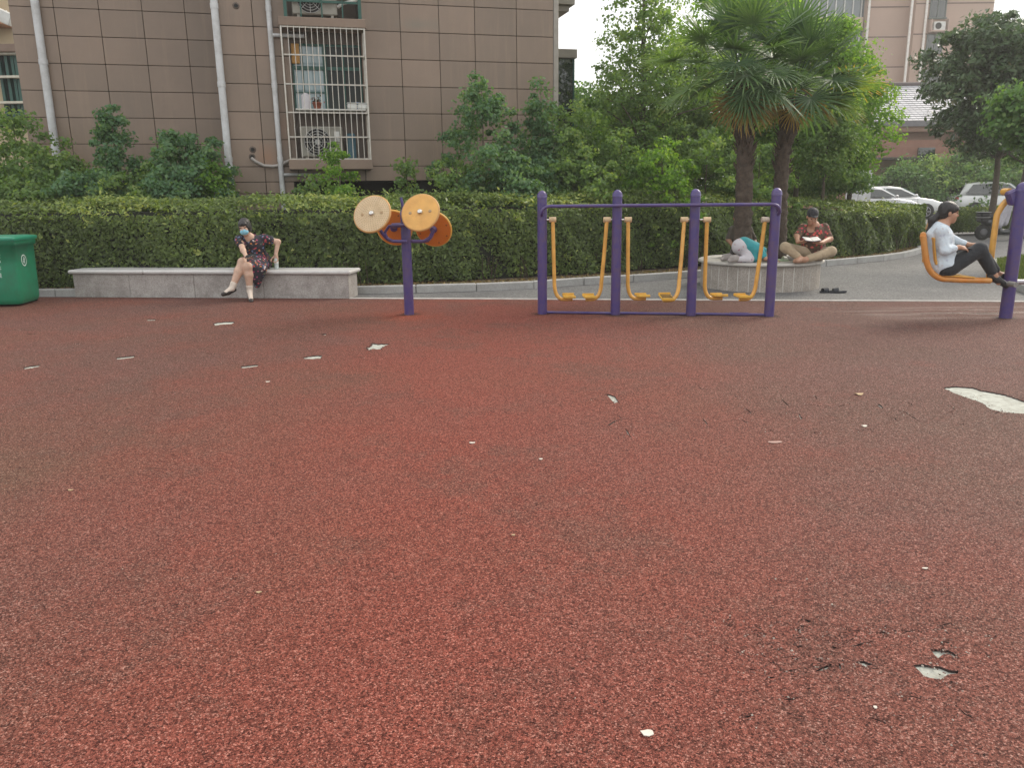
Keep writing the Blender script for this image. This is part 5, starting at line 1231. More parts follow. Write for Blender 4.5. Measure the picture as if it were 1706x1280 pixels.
# plant stub / stone by the woman's foot
q = gr(363, 495); mb = MB(); mb.ell(q+UZ*.045, (.055, .045, .045), None, 10)
g = random.Random(3)
for k in range(40):
    a, b = g.uniform(0, 6.28), g.uniform(-.3, 1.5); d = Vector((math.cos(a)*math.cos(b), math.sin(a)*math.cos(b), math.sin(b))); mb.tube([q+UZ*.045+d*.04, q+UZ*.045+d*.062], [.014, .003], 4)
tag(mb.build('pine_cone', mat('cone_brown', (.05, .028, .022), .9, .3, 60), None, q), 'small dark brown cone on the ground by the sitting woman\'s foot', 'pine cone')
# ================================================================== PEOPLE (signed-distance bodies meshed into one continuous surface)
def nets(D, org, vox):
    S = D < 0; s8 = [S[i:S.shape[0]-1+i, j:S.shape[1]-1+j, k:S.shape[2]-1+k] for i in (0, 1) for j in (0, 1) for k in (0, 1)]
    cnt = sum(x.astype(np.int8) for x in s8); act = (cnt > 0) & (cnt < 8); idx = -np.ones(act.shape, int); I = np.argwhere(act); idx[act] = np.arange(len(I))
    acc = np.zeros((len(I), 3)); num = np.zeros(len(I)); ix, iy, iz = I.T
    corners = [(i, j, k) for i in (0, 1) for j in (0, 1) for k in (0, 1)]
    for a in range(8):
        for b in range(a+1, 8):
            ca, cb = np.array(corners[a]), np.array(corners[b])
            if abs(ca-cb).sum() != 1: continue
            da = D[ix+ca[0], iy+ca[1], iz+ca[2]]; db = D[ix+cb[0], iy+cb[1], iz+cb[2]]; m = (da < 0) != (db < 0)
            t = np.where(m, da/(da-db+1e-12), 0); p = ca+(cb-ca)*t[:, None]; acc[m] += p[m]; num += m
    V = (I+acc/num[:, None])*vox+org
    F_ = []
    for ax in range(3):
        sl0 = [slice(None)]*3; sl1 = [slice(None)]*3; sl0[ax] = slice(0, -1); sl1[ax] = slice(1, None)
        A, B = S[tuple(sl0)], S[tuple(sl1)]; E = np.argwhere(A != B); u, v = [(1, 2), (2, 0), (0, 1)][ax]
        E = E[(E[:, u] > 0) & (E[:, v] > 0) & (E[:, u] < S.shape[u]-1) & (E[:, v] < S.shape[v]-1)]
        if not len(E): continue
        q = []
        for du, dv in ((0, 0), (1, 0), (1, 1), (0, 1)):
            c = E.copy(); c[:, u] -= du; c[:, v] -= dv; q.append(idx[c[:, 0], c[:, 1], c[:, 2]])
        q = np.stack(q, 1); fl = A[E[:, 0], E[:, 1], E[:, 2]]; q[~fl] = q[~fl][:, ::-1]; F_.append(q)
    return V, np.concatenate(F_)
def sdf(prims, vox=.007, k=.03, cuts=(), subs=()):
    """prims: ('c',a,b,ra,rb) tapered limb, ('e',c,(rx,ry,rz),M) ellipsoid; optional last item = own blend radius"""
    lo, hi = [], []
    for p in prims:
        if p[0] == 'c': pts = [np.array(p[1])-p[3], np.array(p[1])+p[3], np.array(p[2])-p[4], np.array(p[2])+p[4]]
        else: r = max(p[2]); pts = [np.array(p[1])-r, np.array(p[1])+r]
        lo.append(np.min(pts, 0)); hi.append(np.max(pts, 0))
    org = np.min(lo, 0)-.03; top = np.max(hi, 0)+.03; n = np.ceil((top-org)/vox).astype(int)+1
    D = np.full(n, 1.0, np.float32); ax = [org[i]+np.arange(n[i])*vox for i in range(3)]
    def box(l, h, m):
        a = np.maximum(((l-m-org)/vox).astype(int), 0); b = np.minimum(((h+m-org)/vox).astype(int)+2, n); return tuple(slice(x, y) for x, y in zip(a, b))
    def grid(s): return np.stack(np.meshgrid(*[ax[i][s[i]] for i in range(3)], indexing='ij'), -1)
    def dist(p, X):
        if p[0] == 'c':
            a, b = np.array(p[1]), np.array(p[2]); ab = b-a; t = np.clip(((X-a)@ab)/(ab@ab+1e-12), 0, 1); return np.linalg.norm(X-a-t[..., None]*ab, axis=-1)-(p[3]+(p[4]-p[3])*t)
        M = np.array(p[3]) if len(p) > 3 and p[3] is not None else np.eye(3); q = (X-np.array(p[1]))@M; r = np.array(p[2]); k0 = np.linalg.norm(q/r, axis=-1); k1 = np.linalg.norm(q/(r*r), axis=-1)
        return k0*(k0-1)/(k1+1e-9)
    for p, l, h in zip(prims, lo, hi):
        kk = p[-1] if (p[0] == 'c' and len(p) == 6) or (p[0] == 'e' and len(p) == 5) else k
        s = box(l, h, kk+.02); X = grid(s); d = dist(p, X); o = D[s]; hh = np.clip(.5+.5*(o-d)/kk, 0, 1); D[s] = o*(1-hh)+d*hh-kk*hh*(1-hh)
    for p in subs:
        r = max(p[2]) if p[0] == 'e' else max(p[3], p[4]); cc = [np.array(p[1]), np.array(p[2])] if p[0] == 'c' else [np.array(p[1])]
        s = box(np.min(cc, 0)-r, np.max(cc, 0)+r, .02); X = grid(s); D[s] = np.maximum(D[s], -dist(p, X))
    if cuts:
        X = grid(tuple(slice(0, q) for q in n))
        for c, nn in cuts: D = np.maximum(D, (X-np.array(c))@np.array(Vector(nn).normalized()))
    D[0] = D[-1] = 1; D[:, 0] = D[:, -1] = 1; D[:, :, 0] = D[:, :, -1] = 1
    return nets(D, org, vox)
def sdf_obj(name, prims, m, parent, vox=.007, k=.03, cuts=(), subs=(), label=None):
    prims = [tuple(tuple(x) if isinstance(x, Vector) else x for x in p) for p in prims]; subs = [tuple(tuple(x) if isinstance(x, Vector) else x for x in p) for p in subs]
    V, Q = sdf(prims, vox, k, [(tuple(c), tuple(n)) for c, n in cuts], subs)
    me = bpy.data.meshes.new(name); me.from_pydata(V.tolist(), [], Q.tolist()); o = link_mesh(name, me, m, parent, None, True)
    if label: o['label'] = label
    return o
def frame(fwd, up):
    f = Vector(fwd).normalized(); u = Vector(up); u = (u-f*u.dot(f)).normalized(); s = f.cross(u)   # s = right
    return f, u, s
def head_prims(c, fwd, up, sc=1.0):
    f, u, s = frame(fwd, up); M = [[s.x, f.x, u.x], [s.y, f.y, u.y], [s.z, f.z, u.z]]; P = lambda a, b, d: Vector(c)+(s*a+f*b+u*d)*sc
    E = lambda a, b, d, r, kk=.02: ('e', P(a, b, d), tuple(x*sc for x in r), M, kk)
    pr = [E(0, -.012, .035, (.073, .090, .085)), E(0, .022, -.045, (.058, .062, .070), .03), E(0, .055, -.090, (.026, .024, .022), .03), E(-.03, .05, -.03, (.03, .03, .03)), E(.03, .05, -.03, (.03, .03, .03)),
          E(0, .088, -.025, (.012, .020, .014), .012), E(0, .080, .0, (.009, .014, .026), .012), E(0, .076, .022, (.055, .012, .010), .015), E(0, .080, -.062, (.022, .010, .006), .008), E(0, .078, -.072, (.019, .010, .006), .008),
          E(-.074, -.008, -.012, (.010, .018, .030), .008), E(.074, -.008, -.012, (.010, .018, .030), .008)]
    return pr, P, M, (f, u, s)
def face_parts(root, P, M, sc=1.0, eyes=True, mouth=True):
    if eyes:
        for a in (-.030, .030):
            mb = MB(); mb.ell(P(a, .0745, .002), tuple(x*sc for x in (.013, .006, .006)), Matrix(M), 8); mb.build('eye', mat('eye_dark', (.03, .018, .014), .2), root)
    if mouth:
        mb = MB(); mb.ell(P(0, .088, -.067), tuple(x*sc for x in (.018, .005, .006)), Matrix(M), 8); mb.build('mouth', mat('lips', (.30, .09, .075), .5), root)
def hand_prims(wr, d, nrm, side, curl=.5, sc=1.0, spread=.06):
    """wr wrist, d pointing to the fingers, nrm = palm side; side=+1/-1 thumb side"""
    d = Vector(d).normalized(); nrm = Vector(nrm); nrm = (nrm-d*nrm.dot(d)).normalized(); t = d.cross(nrm)*side; P = lambda a, b, c: Vector(wr)+(d*a+t*b+nrm*c)*sc
    pr = [('c', P(0, 0, 0), P(.035, .0, .0), .022*sc, .020*sc, .02), ('c', P(.03, .022, 0), P(.082, .026, 0), .014*sc, .012*sc, .015), ('c', P(.03, 0, 0), P(.086, .004, 0), .015*sc, .012*sc, .015), ('c', P(.03, -.02, 0), P(.076, -.026, 0), .014*sc, .011*sc, .015)]
    for b, L, dl in ((.028, .070, .03), (.009, .078, 0), (-.010, .072, -.03), (-.028, .056, -.07)):
        p = P(.082-abs(b-.005)*.25, b, 0); a = curl*.5; seg = [L*.45, L*.32, L*.25]; r = .0088
        for k, l in enumerate(seg):
            dd = (d*math.cos(a)+nrm*math.sin(a)+t*(b*2+dl)*(1-curl)*.6).normalized(); q = p+dd*l*sc; pr.append(('c', p, q, r*sc, (r-.001)*sc, .004)); p = q; a += curl*.9; r -= .0008
    p = P(.025, .026, .004)
    for l, a in ((.036, .75), (.032, .45), (.024, .25)):
        dd = (d*math.cos(a)+t*math.sin(a)+nrm*.35*curl*1.6).normalized(); q = p+dd*l*sc; pr.append(('c', p, q, .0105*sc, .0095*sc, .006)); p = q
    return pr
def skinmat(name, c):
    m, nt, p = newmat(name); tc = N(nt, 'ShaderNodeTexCoord'); n = N(nt, 'ShaderNodeTexNoise', Scale=18., Detail=4.); nt.links.new(tc.outputs['Object'], n.inputs[0])
    nt.links.new(ramp(nt, n.outputs[0], [(.3, tuple(x*.88 for x in c)), (.7, tuple(min(1, x*1.1) for x in c))]), p.inputs[0]); p.inputs['Roughness'].default_value = .5
    p.inputs['Subsurface Weight'].default_value = .12; p.inputs['Subsurface Radius'].default_value = (.02, .008, .005); p.inputs['Subsurface Scale'].default_value = .3; return m
skinA = skinmat('skin_light', (.52, .34, .245)); skinB = skinmat('skin_tan', (.40, .215, .135)); skinC = skinmat('skin_brown', (.27, .14, .085)); hose_m = skinmat('stocking_skin', (.47, .33, .25))
def fabric(name, base, rough=.85, var=.12, wrinkle=.5):
    m, nt, p = newmat(name); tc = N(nt, 'ShaderNodeTexCoord'); n = N(nt, 'ShaderNodeTexNoise', Scale=9., Detail=5.); nt.links.new(tc.outputs['Object'], n.inputs[0])
    nt.links.new(ramp(nt, n.outputs[0], [(.3, tuple(x*(1-var) for x in base)), (.7, tuple(x*(1+var) for x in base))]), p.inputs[0]); p.inputs['Roughness'].default_value = rough; p.inputs['Sheen Weight'].default_value = .1
    mp = N(nt, 'ShaderNodeMapping'); mp.inputs['Scale'].default_value = (1, 1, .6); nt.links.new(tc.outputs['Object'], mp.inputs[0])
    nb_ = N(nt, 'ShaderNodeTexNoise', Scale=14., Detail=3., Distortion=1.2); nt.links.new(mp.outputs[0], nb_.inputs[0]); b = N(nt, 'ShaderNodeBump', Strength=wrinkle, Distance=.03); nt.links.new(nb_.outputs[0], b.inputs['Height']); nt.links.new(b.outputs[0], p.inputs['Normal'])
    return m
def print_fabric(name, base, cols, scale=26, cover=.3):
    m, nt, p = newmat(name); tc = N(nt, 'ShaderNodeTexCoord'); nz_ = N(nt, 'ShaderNodeTexNoise', Scale=20., Detail=2.)
    nt.links.new(tc.outputs['Object'], nz_.inputs[0]); ma = N(nt, 'ShaderNodeVectorMath', operation='MULTIPLY_ADD'); nt.links.new(nz_.outputs['Color'], ma.inputs[0]); ma.inputs[1].default_value = (.05,)*3; nt.links.new(tc.outputs['Object'], ma.inputs[2])
    v = N(nt, 'ShaderNodeTexVoronoi', Scale=float(scale)); nt.links.new(ma.outputs[0], v.inputs[0]); s = N(nt, 'ShaderNodeSeparateColor'); nt.links.new(v.outputs['Color'], s.inputs[0])
    n = len(cols); cc = ramp(nt, s.outputs[0], [(i/n, c) for i, c in enumerate(cols)], 'CONSTANT'); f = ramp(nt, s.outputs[1], [(0, (0, 0, 0)), (1-cover, (1, 1, 1))], 'CONSTANT')
    dm = ramp(nt, v.outputs['Distance'], [(.38, (1, 1, 1)), (.5, (0, 0, 0))]); f = mixc(nt, 1., f, dm, 'MULTIPLY')
    nt.links.new(mixc(nt, f, base, cc), p.inputs[0]); p.inputs['Roughness'].default_value = .8
    nb_ = N(nt, 'ShaderNodeTexNoise', Scale=12., Detail=3., Distortion=1.); nt.links.new(tc.outputs['Object'], nb_.inputs[0]); b = N(nt, 'ShaderNodeBump', Strength=.5, Distance=.03); nt.links.new(nb_.outputs[0], b.inputs['Height']); nt.links.new(b.outputs[0], p.inputs['Normal'])
    return m
hairm = fabric('black_hair', (.012, .010, .010), .45, .3, .6)
# ---------------------------------------------------------------- woman on the bench
YB = b0.lerp(b1, .63).y
def B(px, py, dy=0.0): return at(px, py, YB+dy)
hip = B(431, 441, .20); hip.z = SEATZ+.11
chest = B(421, 409, .10); neckb = B(416, 396, .02); sL = B(399.5, 400, .0); sR = B(440, 398.5, .14)
hd = B(407.5, 378.5, -.06); kA = B(404, 437, -.27); kB = B(413.5, 444, -.30); aA = B(386, 481, -.42); aB = B(416, 485, -.30)
eR = B(463, 403, .20); wR_ = B(459.5, 424, .14); eL = B(405, 417, -.22); wL_ = B(410.5, 428, -.34)
wom = empty('person', (hip.x, hip.y, SEATZ), 'woman in a blue face mask and black floral dress sitting on the stone bench', 'person')
hf = Vector((-.04, -1, -.16)); hu = Vector((-.10, 0, 1)); hp, HP, HM, (hf_, hu_, hs_) = head_prims(hd, hf, hu, 1.0)
hR = hand_prims(wR_, Vector((.02, -.10, -1)), Vector((-.2, -1, -.1)), 1, .9); hL = hand_prims(wL_, Vector((.75, -.5, -.15)), Vector((.1, -.3, 1)), -1, .55)
body = hp+[('c', hd+Vector((0, .0, -.07)), neckb, .050, .056), ('c', neckb, chest, .075, .12), ('e', chest, (.165, .115, .16)), ('c', chest, hip, .125, .15), ('e', hip, (.18, .15, .13)),
      ('c', sL, chest, .055, .06), ('c', sR, chest, .055, .06), ('c', sL, eL, .050, .038), ('c', eL, wL_, .038, .025), ('c', sR, eR, .050, .040), ('c', eR, wR_, .040, .026),
      ('c', hip+Vector((-.08, -.02, -.01)), kA, .098, .068), ('c', hip+Vector((.03, -.06, -.03)), kB, .098, .066), ('c', kA, kA.lerp(aA, .35), .062, .064), ('c', kA.lerp(aA, .35), aA, .064, .036), ('c', kB, kB.lerp(aB, .35), .060, .062), ('c', kB.lerp(aB, .35), aB, .062, .036)]
fA = B(376, 487.5, -.50); fB = B(418, 496, -.44); fB.z = .035; aB.z = max(aB.z, .09)
body += [('c', aA, fA, .034, .026), ('c', aB, fB, .034, .026)]+hR+hL
sdf_obj('body', body, skinA, wom, .0065, .028)
face_parts(wom, HP, HM, 1.0, True, False)
# stockings and flat shoes
for a, b, t in ((kA.lerp(aA, .72), aA, fA), (kB.lerp(aB, .72), aB, fB)):
    sdf_obj('sock', [('c', a.lerp(b, .35), b, .050, .041), ('c', b, t, .040, .031)], mat('ankle_sock', (.58, .50, .42), .8), wom, .006, .02)
    d = (t-b); d.z *= .6; d.normalize(); c = b.lerp(t, .6)+Vector((0, 0, -.022))
    sdf_obj('shoe', [('c', b+Vector((0, 0, -.032))-d*.045, c, .030, .034), ('c', c, t+d*.045+Vector((0, 0, -.010)), .037, .030)], mat('black_flat_shoe', (.018, .012, .010), .4), wom, .006, .02, subs=[('c', tuple(b+Vector((0, 0, .02))), tuple(c.lerp(t, .5)+Vector((0, 0, .034))), .034, .026)])
# dress
dressm = print_fabric('floral_dress', (.016, .013, .022), [(.42, .05, .06), (.50, .42, .40), (.45, .16, .05), (.12, .16, .26), (.36, .05, .12), (.08, .10, .06)], 30, .58)
hem = B(428.5, 475, -.20)
dress = [('e', chest, (.182, .13, .165)), ('c', neckb.lerp(chest, .35), chest, .095, .14), ('c', chest, hip, .145, .172), ('e', hip, (.205, .175, .15)), ('c', sL, sL.lerp(eL, .42), .066, .066), ('c', sR, sR.lerp(eR, .42), .066, .070), ('c', sL, chest, .072, .08), ('c', sR, chest, .072, .08),
      ('c', hip+Vector((-.06, -.03, 0)), hip.lerp(kA, .80)+Vector((.0, 0, -.01)), .122, .098), ('c', hip+Vector((.03, -.06, -.0)), kB+Vector((.0, .05, .0)), .125, .092), ('c', hip+Vector((.07, -.14, -.02)), B(433, 452, -.16), .13, .085), ('c', B(433, 448, -.16), hem, .095, .045), ('c', B(423, 446, -.22), B(424, 466, -.24), .075, .045)]
sdf_obj('dress', dress, dressm, wom, .0075, .04, subs=[('e', tuple(HP(0, .06, -.17)), (.075, .07, .075))])
# short black bob with fringe
hair = [('e', HP(0, -.020, .040), (.087, .104, .096), HM), ('e', HP(0, -.045, -.02), (.084, .075, .085), HM), ('e', HP(-.062, -.005, -.015), (.026, .055, .062), HM), ('e', HP(.062, -.005, -.015), (.026, .055, .062), HM), ('e', HP(0, .062, .052), (.060, .030, .036), HM)]
sdf_obj('hair', hair, hairm, wom, .006, .02, subs=[('e', tuple(HP(0, .088, -.055)), (.062, .062, .080), HM)])
mk = mat('mask_blue', (.22, .50, .62), .8, .05, 30, .2, 90)
sdf_obj('face_mask', [('e', HP(0, .050, -.058), (.064, .056, .050), HM), ('e', HP(0, .085, -.038), (.026, .022, .024), HM)], mk, wom, .006, .015, cuts=[(tuple(HP(0, .045, 0)), tuple(-hf_))])
mb = MB()
for sx in (-1, 1): mb.tube([HP(sx*.06, .05, -.035), HP(sx*.078, .0, -.01)], .002, 5)
mb.build('mask_loop', mk, wom)
# phone held in her left-of-picture hand; bottle under the other
ph = wL_+Vector((.085, -.065, .02)); o = MB().box(ph, (.15, .075, .010), Matrix.Rotation(R(-8), 3, 'Y') @ Matrix.Rotation(R(25), 3, 'X'), .004).build('phone', mat('phone_black', (.02, .02, .022), .2), None, ph); tag(o, 'dark phone held flat in the seated masked woman\'s hand', 'phone')
bq = Vector((wR_.x+.0, wR_.y-.01, SEATZ+.001)); bo = empty('water_bottle', bq, 'clear plastic bottle standing on the bench under the masked woman\'s hand', 'bottle')
cl = mat('clear_plastic', (.45, .50, .48), .12, .05, 20); MB().lathe(bq, [(.028, 0), (.032, .008), (.032, .05), (.029, .056), (.032, .062), (.032, .13), (.02, .155), (.013, .165), (.013, .178)], 18).build('bottle_body', cl, bo)
MB().lathe(bq, [(.0328, .085), (.0328, .125)], 18).build('bottle_label', mat('label_white', (.6, .6, .55), .6), bo)
MB().lathe(bq, [(.015, .179), (.015, .195), (.012, .197)], 14).build('bottle_cap', mat('cap_blue', (.25, .4, .5), .5), bo)
# ---------------------------------------------------------------- reader on the planter
YP = PC.y-.55; TOPZ = .43
def Q(px, py, dy=0.0): return at(px, py, YP+dy)
hip = Q(1354, 424, .12); hip.z = TOPZ+.11; chest = Q(1355, 392, .06); neckb = Q(1356, 377, .0); hd = Q(1353.5, 361, -.07)
sL = Q(1338, 381, .03); sR = Q(1373, 380, .05); eL = Q(1328, 393, -.10); wL_ = Q(1329, 403, -.30); eR = Q(1382.5, 398, -.05); wR_ = Q(1369, 404.5, -.28)
kL = Q(1308, 412, -.22); kR = Q(1385, 419, -.20); aR = Q(1341, 431.5, -.36); aL = Q(1334, 428, -.30)
aR.z = TOPZ+.05; aL.z = TOPZ+.06
rd_ = empty('person', (hip.x, hip.y, TOPZ), 'person in a red patterned shirt and black cap sitting cross-legged on the planter reading', 'person')
hp, HP, HM, (hf_, hu_, hs_) = head_prims(hd, Vector((-.10, -1, -.50)), Vector((0, -.2, 1)), 1.0)
tL = Q(1330, 433, -.44); tL.z = TOPZ+.05; tR = aR+Vector((-.16, -.04, -.015))
body = hp+[('c', hd+Vector((0, .02, -.07)), neckb, .055, .062), ('c', neckb, chest, .085, .13), ('e', chest, (.185, .125, .17)), ('c', chest, hip, .14, .16), ('e', hip, (.19, .16, .13)), ('c', sL, chest, .06, .07), ('c', sR, chest, .06, .07),
      ('c', sL, eL, .054, .042), ('c', eL, wL_, .042, .028), ('c', sR, eR, .054, .044), ('c', eR, wR_, .044, .028), ('c', hip+Vector((-.08, -.03, -.02)), kL, .09, .060), ('c', hip+Vector((.08, -.03, -.02)), kR, .09, .060),
      ('c', kL, aL, .058, .040), ('c', kR, aR, .058, .040), ('c', aL, tL, .038, .034), ('c', tL, tL+Vector((-.02, -.035, -.01)), .036, .028), ('c', aR, tR, .038, .03)]+hand_prims(wL_, Vector((.55, -.6, .0)), Vector((.5, .2, .9)), -1, .8)+hand_prims(wR_, Vector((-.75, -.5, .0)), Vector((-.5, .2, .9)), 1, .8)
sdf_obj('body', body, skinB, rd_, .0065, .028); face_parts(rd_, HP, HM)
shirtR = print_fabric('red_patterned_shirt', (.085, .045, .028), [(.50, .06, .055), (.36, .20, .12), (.10, .08, .04), (.55, .09, .07), (.24, .16, .09), (.42, .05, .07)], 22, .9)
sdf_obj('shirt', [('c', neckb+Vector((0, .01, -.03)), chest, .10, .15), ('e', chest, (.205, .145, .175)), ('c', chest, hip+Vector((0, 0, .04)), .160, .185), ('c', sL, chest, .075, .09), ('c', sR, chest, .075, .09), ('c', sL, sL.lerp(eL, .9), .062, .058), ('c', sR, sR.lerp(eR, .8), .062, .058)], shirtR, rd_, .0075, .035, cuts=[((hip.x, hip.y, TOPZ+.085), (0, 0, -1))], subs=[('e', tuple(HP(0, .05, -.17)), (.06, .07, .07))])
tan_ = fabric('tan_trousers', (.37, .285, .185))
sdf_obj('trousers', [('e', hip+Vector((0, 0, -.01)), (.205, .175, .125)), ('c', hip+Vector((-.08, -.03, -.02)), kL, .105, .074), ('c', hip+Vector((.08, -.03, -.02)), kR, .105, .074), ('c', kL, kL.lerp(aL, .8), .073, .055), ('c', kR, kR.lerp(aR, .85), .073, .055)], tan_, rd_, .0075, .03, cuts=[((0, 0, TOPZ+.004), (0, 0, -1))])
capm = fabric('black_cap', (.018, .018, .022), .7)
sdf_obj('cap', [('e', HP(0, -.018, .050), (.084, .100, .082), HM)], capm, rd_, .006, .02, subs=[('e', tuple(HP(0, .10, -.065)), (.10, .12, .10), HM)])
sdf_obj('cap_brim', [('e', HP(0, .085, .052), (.060, .045, .009), HM)], capm, rd_, .005, .01)
sdf_obj('hair', [('e', HP(0, -.045, -.005), (.076, .062, .070), HM)], hairm, rd_, .006, .02)
bc = (wL_+wR_)/2+Vector((.0, -.06, .035)); bk = empty('book', bc, 'open book with dark cover held over the crossed legs of the reader', 'book'); Mb = Matrix.Rotation(R(14), 3, 'X')
for sx in (-1, 1):
    Ms = Mb @ Matrix.Rotation(R(sx*-8), 3, 'Y'); MB().box(bc+Ms@Vector((sx*.062, 0, .0)), (.120, .17, .006), Ms, .002).build('cover', mat('book_cover', (.10, .07, .08), .6), bk); MB().box(bc+Ms@Vector((sx*.061, 0, .010)), (.112, .16, .012), Ms, .003).build('pages', mat('paper', (.66, .64, .60), .8), bk)
# ---------------------------------------------------------------- kneeling child
YC = PC.y-.62
def K_(px, py, dy=0.0): return at(px, py, YC+dy)
hip = K_(1236, 411, .05); chest = K_(1258, 416.5, .03); neckb = K_(1272, 420, .02); hd = K_(1284, 424, .0); kn1 = K_(1249, 432, -.07); kn2 = K_(1247, 431, .14); kn1.z = TOPZ+.05; kn2.z = TOPZ+.05
an1 = K_(1228, 433, -.08); an2 = K_(1217, 431, .14); an1.z = TOPZ+.05; an2.z = TOPZ+.055; tt1 = an1+Vector((-.10, -.02, -.015)); tt2 = an2+Vector((-.10, 0, -.015))
s1 = K_(1267, 419, -.07); s2 = K_(1267, 417, .15); e1 = K_(1276, 431, -.12); e1.z = TOPZ+.06; w1 = K_(1288, 434, -.14); w1.z = TOPZ+.035; e2 = e1+Vector((0, .3, 0)); w2 = w1+Vector((0, .28, 0))
ch = empty('person', (kn1.x, kn1.y, TOPZ), 'small child in turquoise top and white patterned trousers kneeling face down on the planter rim', 'person')
hp, HP, HM, _f = head_prims(hd, Vector((.75, 0, -.6)), Vector((.6, 0, .8)), .88)
sdf_obj('body', hp+[('c', hd+Vector((-.05, 0, .0)), neckb, .04, .045), ('c', neckb, chest, .07, .095), ('c', chest, hip, .10, .115), ('e', hip, (.12, .13, .115)), ('c', s1, e1, .038, .03), ('c', e1, w1, .03, .022), ('c', s2, e2, .038, .03), ('c', e2, w2, .03, .022), ('c', s1, chest, .045, .05), ('c', s2, chest, .045, .05),
      ('c', hip, kn1, .085, .052), ('c', hip, kn2, .085, .052), ('c', kn1, an1, .048, .032), ('c', kn2, an2, .048, .032), ('c', an1, tt1, .03, .026), ('c', an2, tt2, .03, .026)]+hand_prims(w1, (1, 0, -.1), (0, 0, -1), 1, .3, .75)+hand_prims(w2, (1, 0, -.1), (0, 0, -1), -1, .3, .75), skinB, ch, .0065, .025, cuts=[((0, 0, TOPZ+.003), (0, 0, -1))])
face_parts(ch, HP, HM, .88)
sdf_obj('shirt', [('c', neckb+Vector((-.02, 0, 0)), chest, .082, .112), ('c', chest, hip+Vector((.03, 0, .02)), .115, .128), ('c', chest+Vector((-.02, -.02, -.02)), K_(1256, 430, -.02), .09, .07), ('c', s1, s1.lerp(e1, .6), .052, .048), ('c', s2, s2.lerp(e2, .6), .052, .048)], fabric('turquoise_cotton', (.03, .25, .27)), ch, .0065, .025)
sdf_obj('trousers', [('e', hip+Vector((-.02, 0, 0)), (.132, .142, .128)), ('c', hip, kn1, .10, .064), ('c', hip, kn2, .10, .064), ('c', kn1, kn1.lerp(an1, .85), .06, .046), ('c', kn2, kn2.lerp(an2, .85), .06, .046)], print_fabric('white_spotted_cotton', (.50, .48, .50), [(.36, .20, .26), (.25, .25, .33), (.45, .30, .30), (.52, .5, .5)], 26, .3), ch, .0065, .025, cuts=[((0, 0, TOPZ+.004), (0, 0, -1))])
sdf_obj('hair', [('e', HP(0, -.03, .035), (.078, .085, .082), HM)], hairm, ch, .006, .02)
for a, t in ((an1, tt1), (an2, tt2)): sdf_obj('shoe', [('c', a+Vector((.0, 0, .01)), t+Vector((-.02, 0, .0)), .044, .036), ('c', a+Vector((-.02, 0, .045)), t+Vector((-.0, 0, .045)), .026, .03)], mat('grey_trainer', (.30, .27, .25), .8, .15, 20), ch, .006, .02, cuts=[((0, 0, TOPZ+.003), (0, 0, -1))])
# ---------------------------------------------------------------- person behind the palm trunk
YQ = PC.y+.48
def Z(px, py, dy=0.0): return at(px, py, YQ+dy)
hip = Z(1236, 424, .02); hip.z = TOPZ+.12; chest = Z(1233, 393, .0); neckb = Z(1232, 379, -.02); hd = Z(1230, 363, -.05); s1 = Z(1221, 383, -.02); s2 = Z(1247, 383, .0); e1 = Z(1213.5, 399, -.05); w1 = Z(1222.5, 412, -.22)
e2 = Z(1256, 400, -.02); w2 = Z(1262, 414, -.2); k1 = Z(1224, 424, -.40); k2 = Z(1248, 424, -.36); k1.z = k2.z = TOPZ+.09
pb2 = empty('person', (hip.x, hip.y, TOPZ), 'person in an olive brown shirt sitting mostly hidden behind the left palm trunk', 'person')
hp, HP, HM, _f = head_prims(hd, Vector((-.35, -1, -.45)), Vector((0, -.1, 1)), 1.0)
f1, f2 = k1+Vector((.26, .02, -.02)), k2+Vector((-.24, .02, .03))
sdf_obj('body', hp+[('c', hd+Vector((0, .01, -.07)), neckb, .05, .055), ('c', neckb, chest, .08, .12), ('e', chest, (.16, .115, .16)), ('c', chest, hip, .12, .14), ('e', hip, (.17, .15, .12)), ('c', s1, chest, .05, .06), ('c', s2, chest, .05, .06), ('c', s1, e1, .046, .036), ('c', e1, w1, .036, .025), ('c', s2, e2, .046, .036), ('c', e2, w2, .036, .025),
      ('c', hip, k1, .09, .062), ('c', hip, k2, .09, .062), ('c', k1, f1, .055, .038), ('c', k2, f2, .055, .038)]+hand_prims(w1, (.4, -.5, -.6), (.3, .6, -.4), -1, .5)+hand_prims(w2, (-.3, -.5, -.6), (0, .6, -.4), 1, .5), skinC, pb2, .007, .028, cuts=[((0, 0, TOPZ-.01), (0, 0, -1))])
face_parts(pb2, HP, HM)
sdf_obj('shirt', [('c', neckb+Vector((0, .01, -.03)), chest, .09, .14), ('e', chest, (.178, .13, .165)), ('c', chest, hip, .138, .16), ('c', s1, chest, .065, .08), ('c', s2, chest, .065, .08), ('c', s1, s1.lerp(e1, .85), .06, .056), ('c', s2, s2.lerp(e2, .85), .06, .056)], fabric('olive_brown_shirt', (.055, .045, .032)), pb2, .0075, .03, cuts=[((0, 0, TOPZ+.05), (0, 0, -1))])
sdf_obj('trousers', [('e', hip, (.185, .165, .125)), ('c', hip, k1, .105, .076), ('c', hip, k2, .105, .076), ('c', k1, k1.lerp(f1, .85), .07, .052), ('c', k2, k2.lerp(f2, .85), .07, .052)], fabric('dark_grey_trousers', (.05, .045, .045)), pb2, .0075, .03, cuts=[((0, 0, TOPZ+.004), (0, 0, -1))])
sdf_obj('hair', [('e', HP(0, -.025, .045), (.086, .098, .09), HM), ('e', HP(0, -.05, -.01), (.078, .065, .075), HM)], hairm, pb2, .006, .02, subs=[('e', tuple(HP(0, .09, -.05)), (.07, .07, .085), HM)])
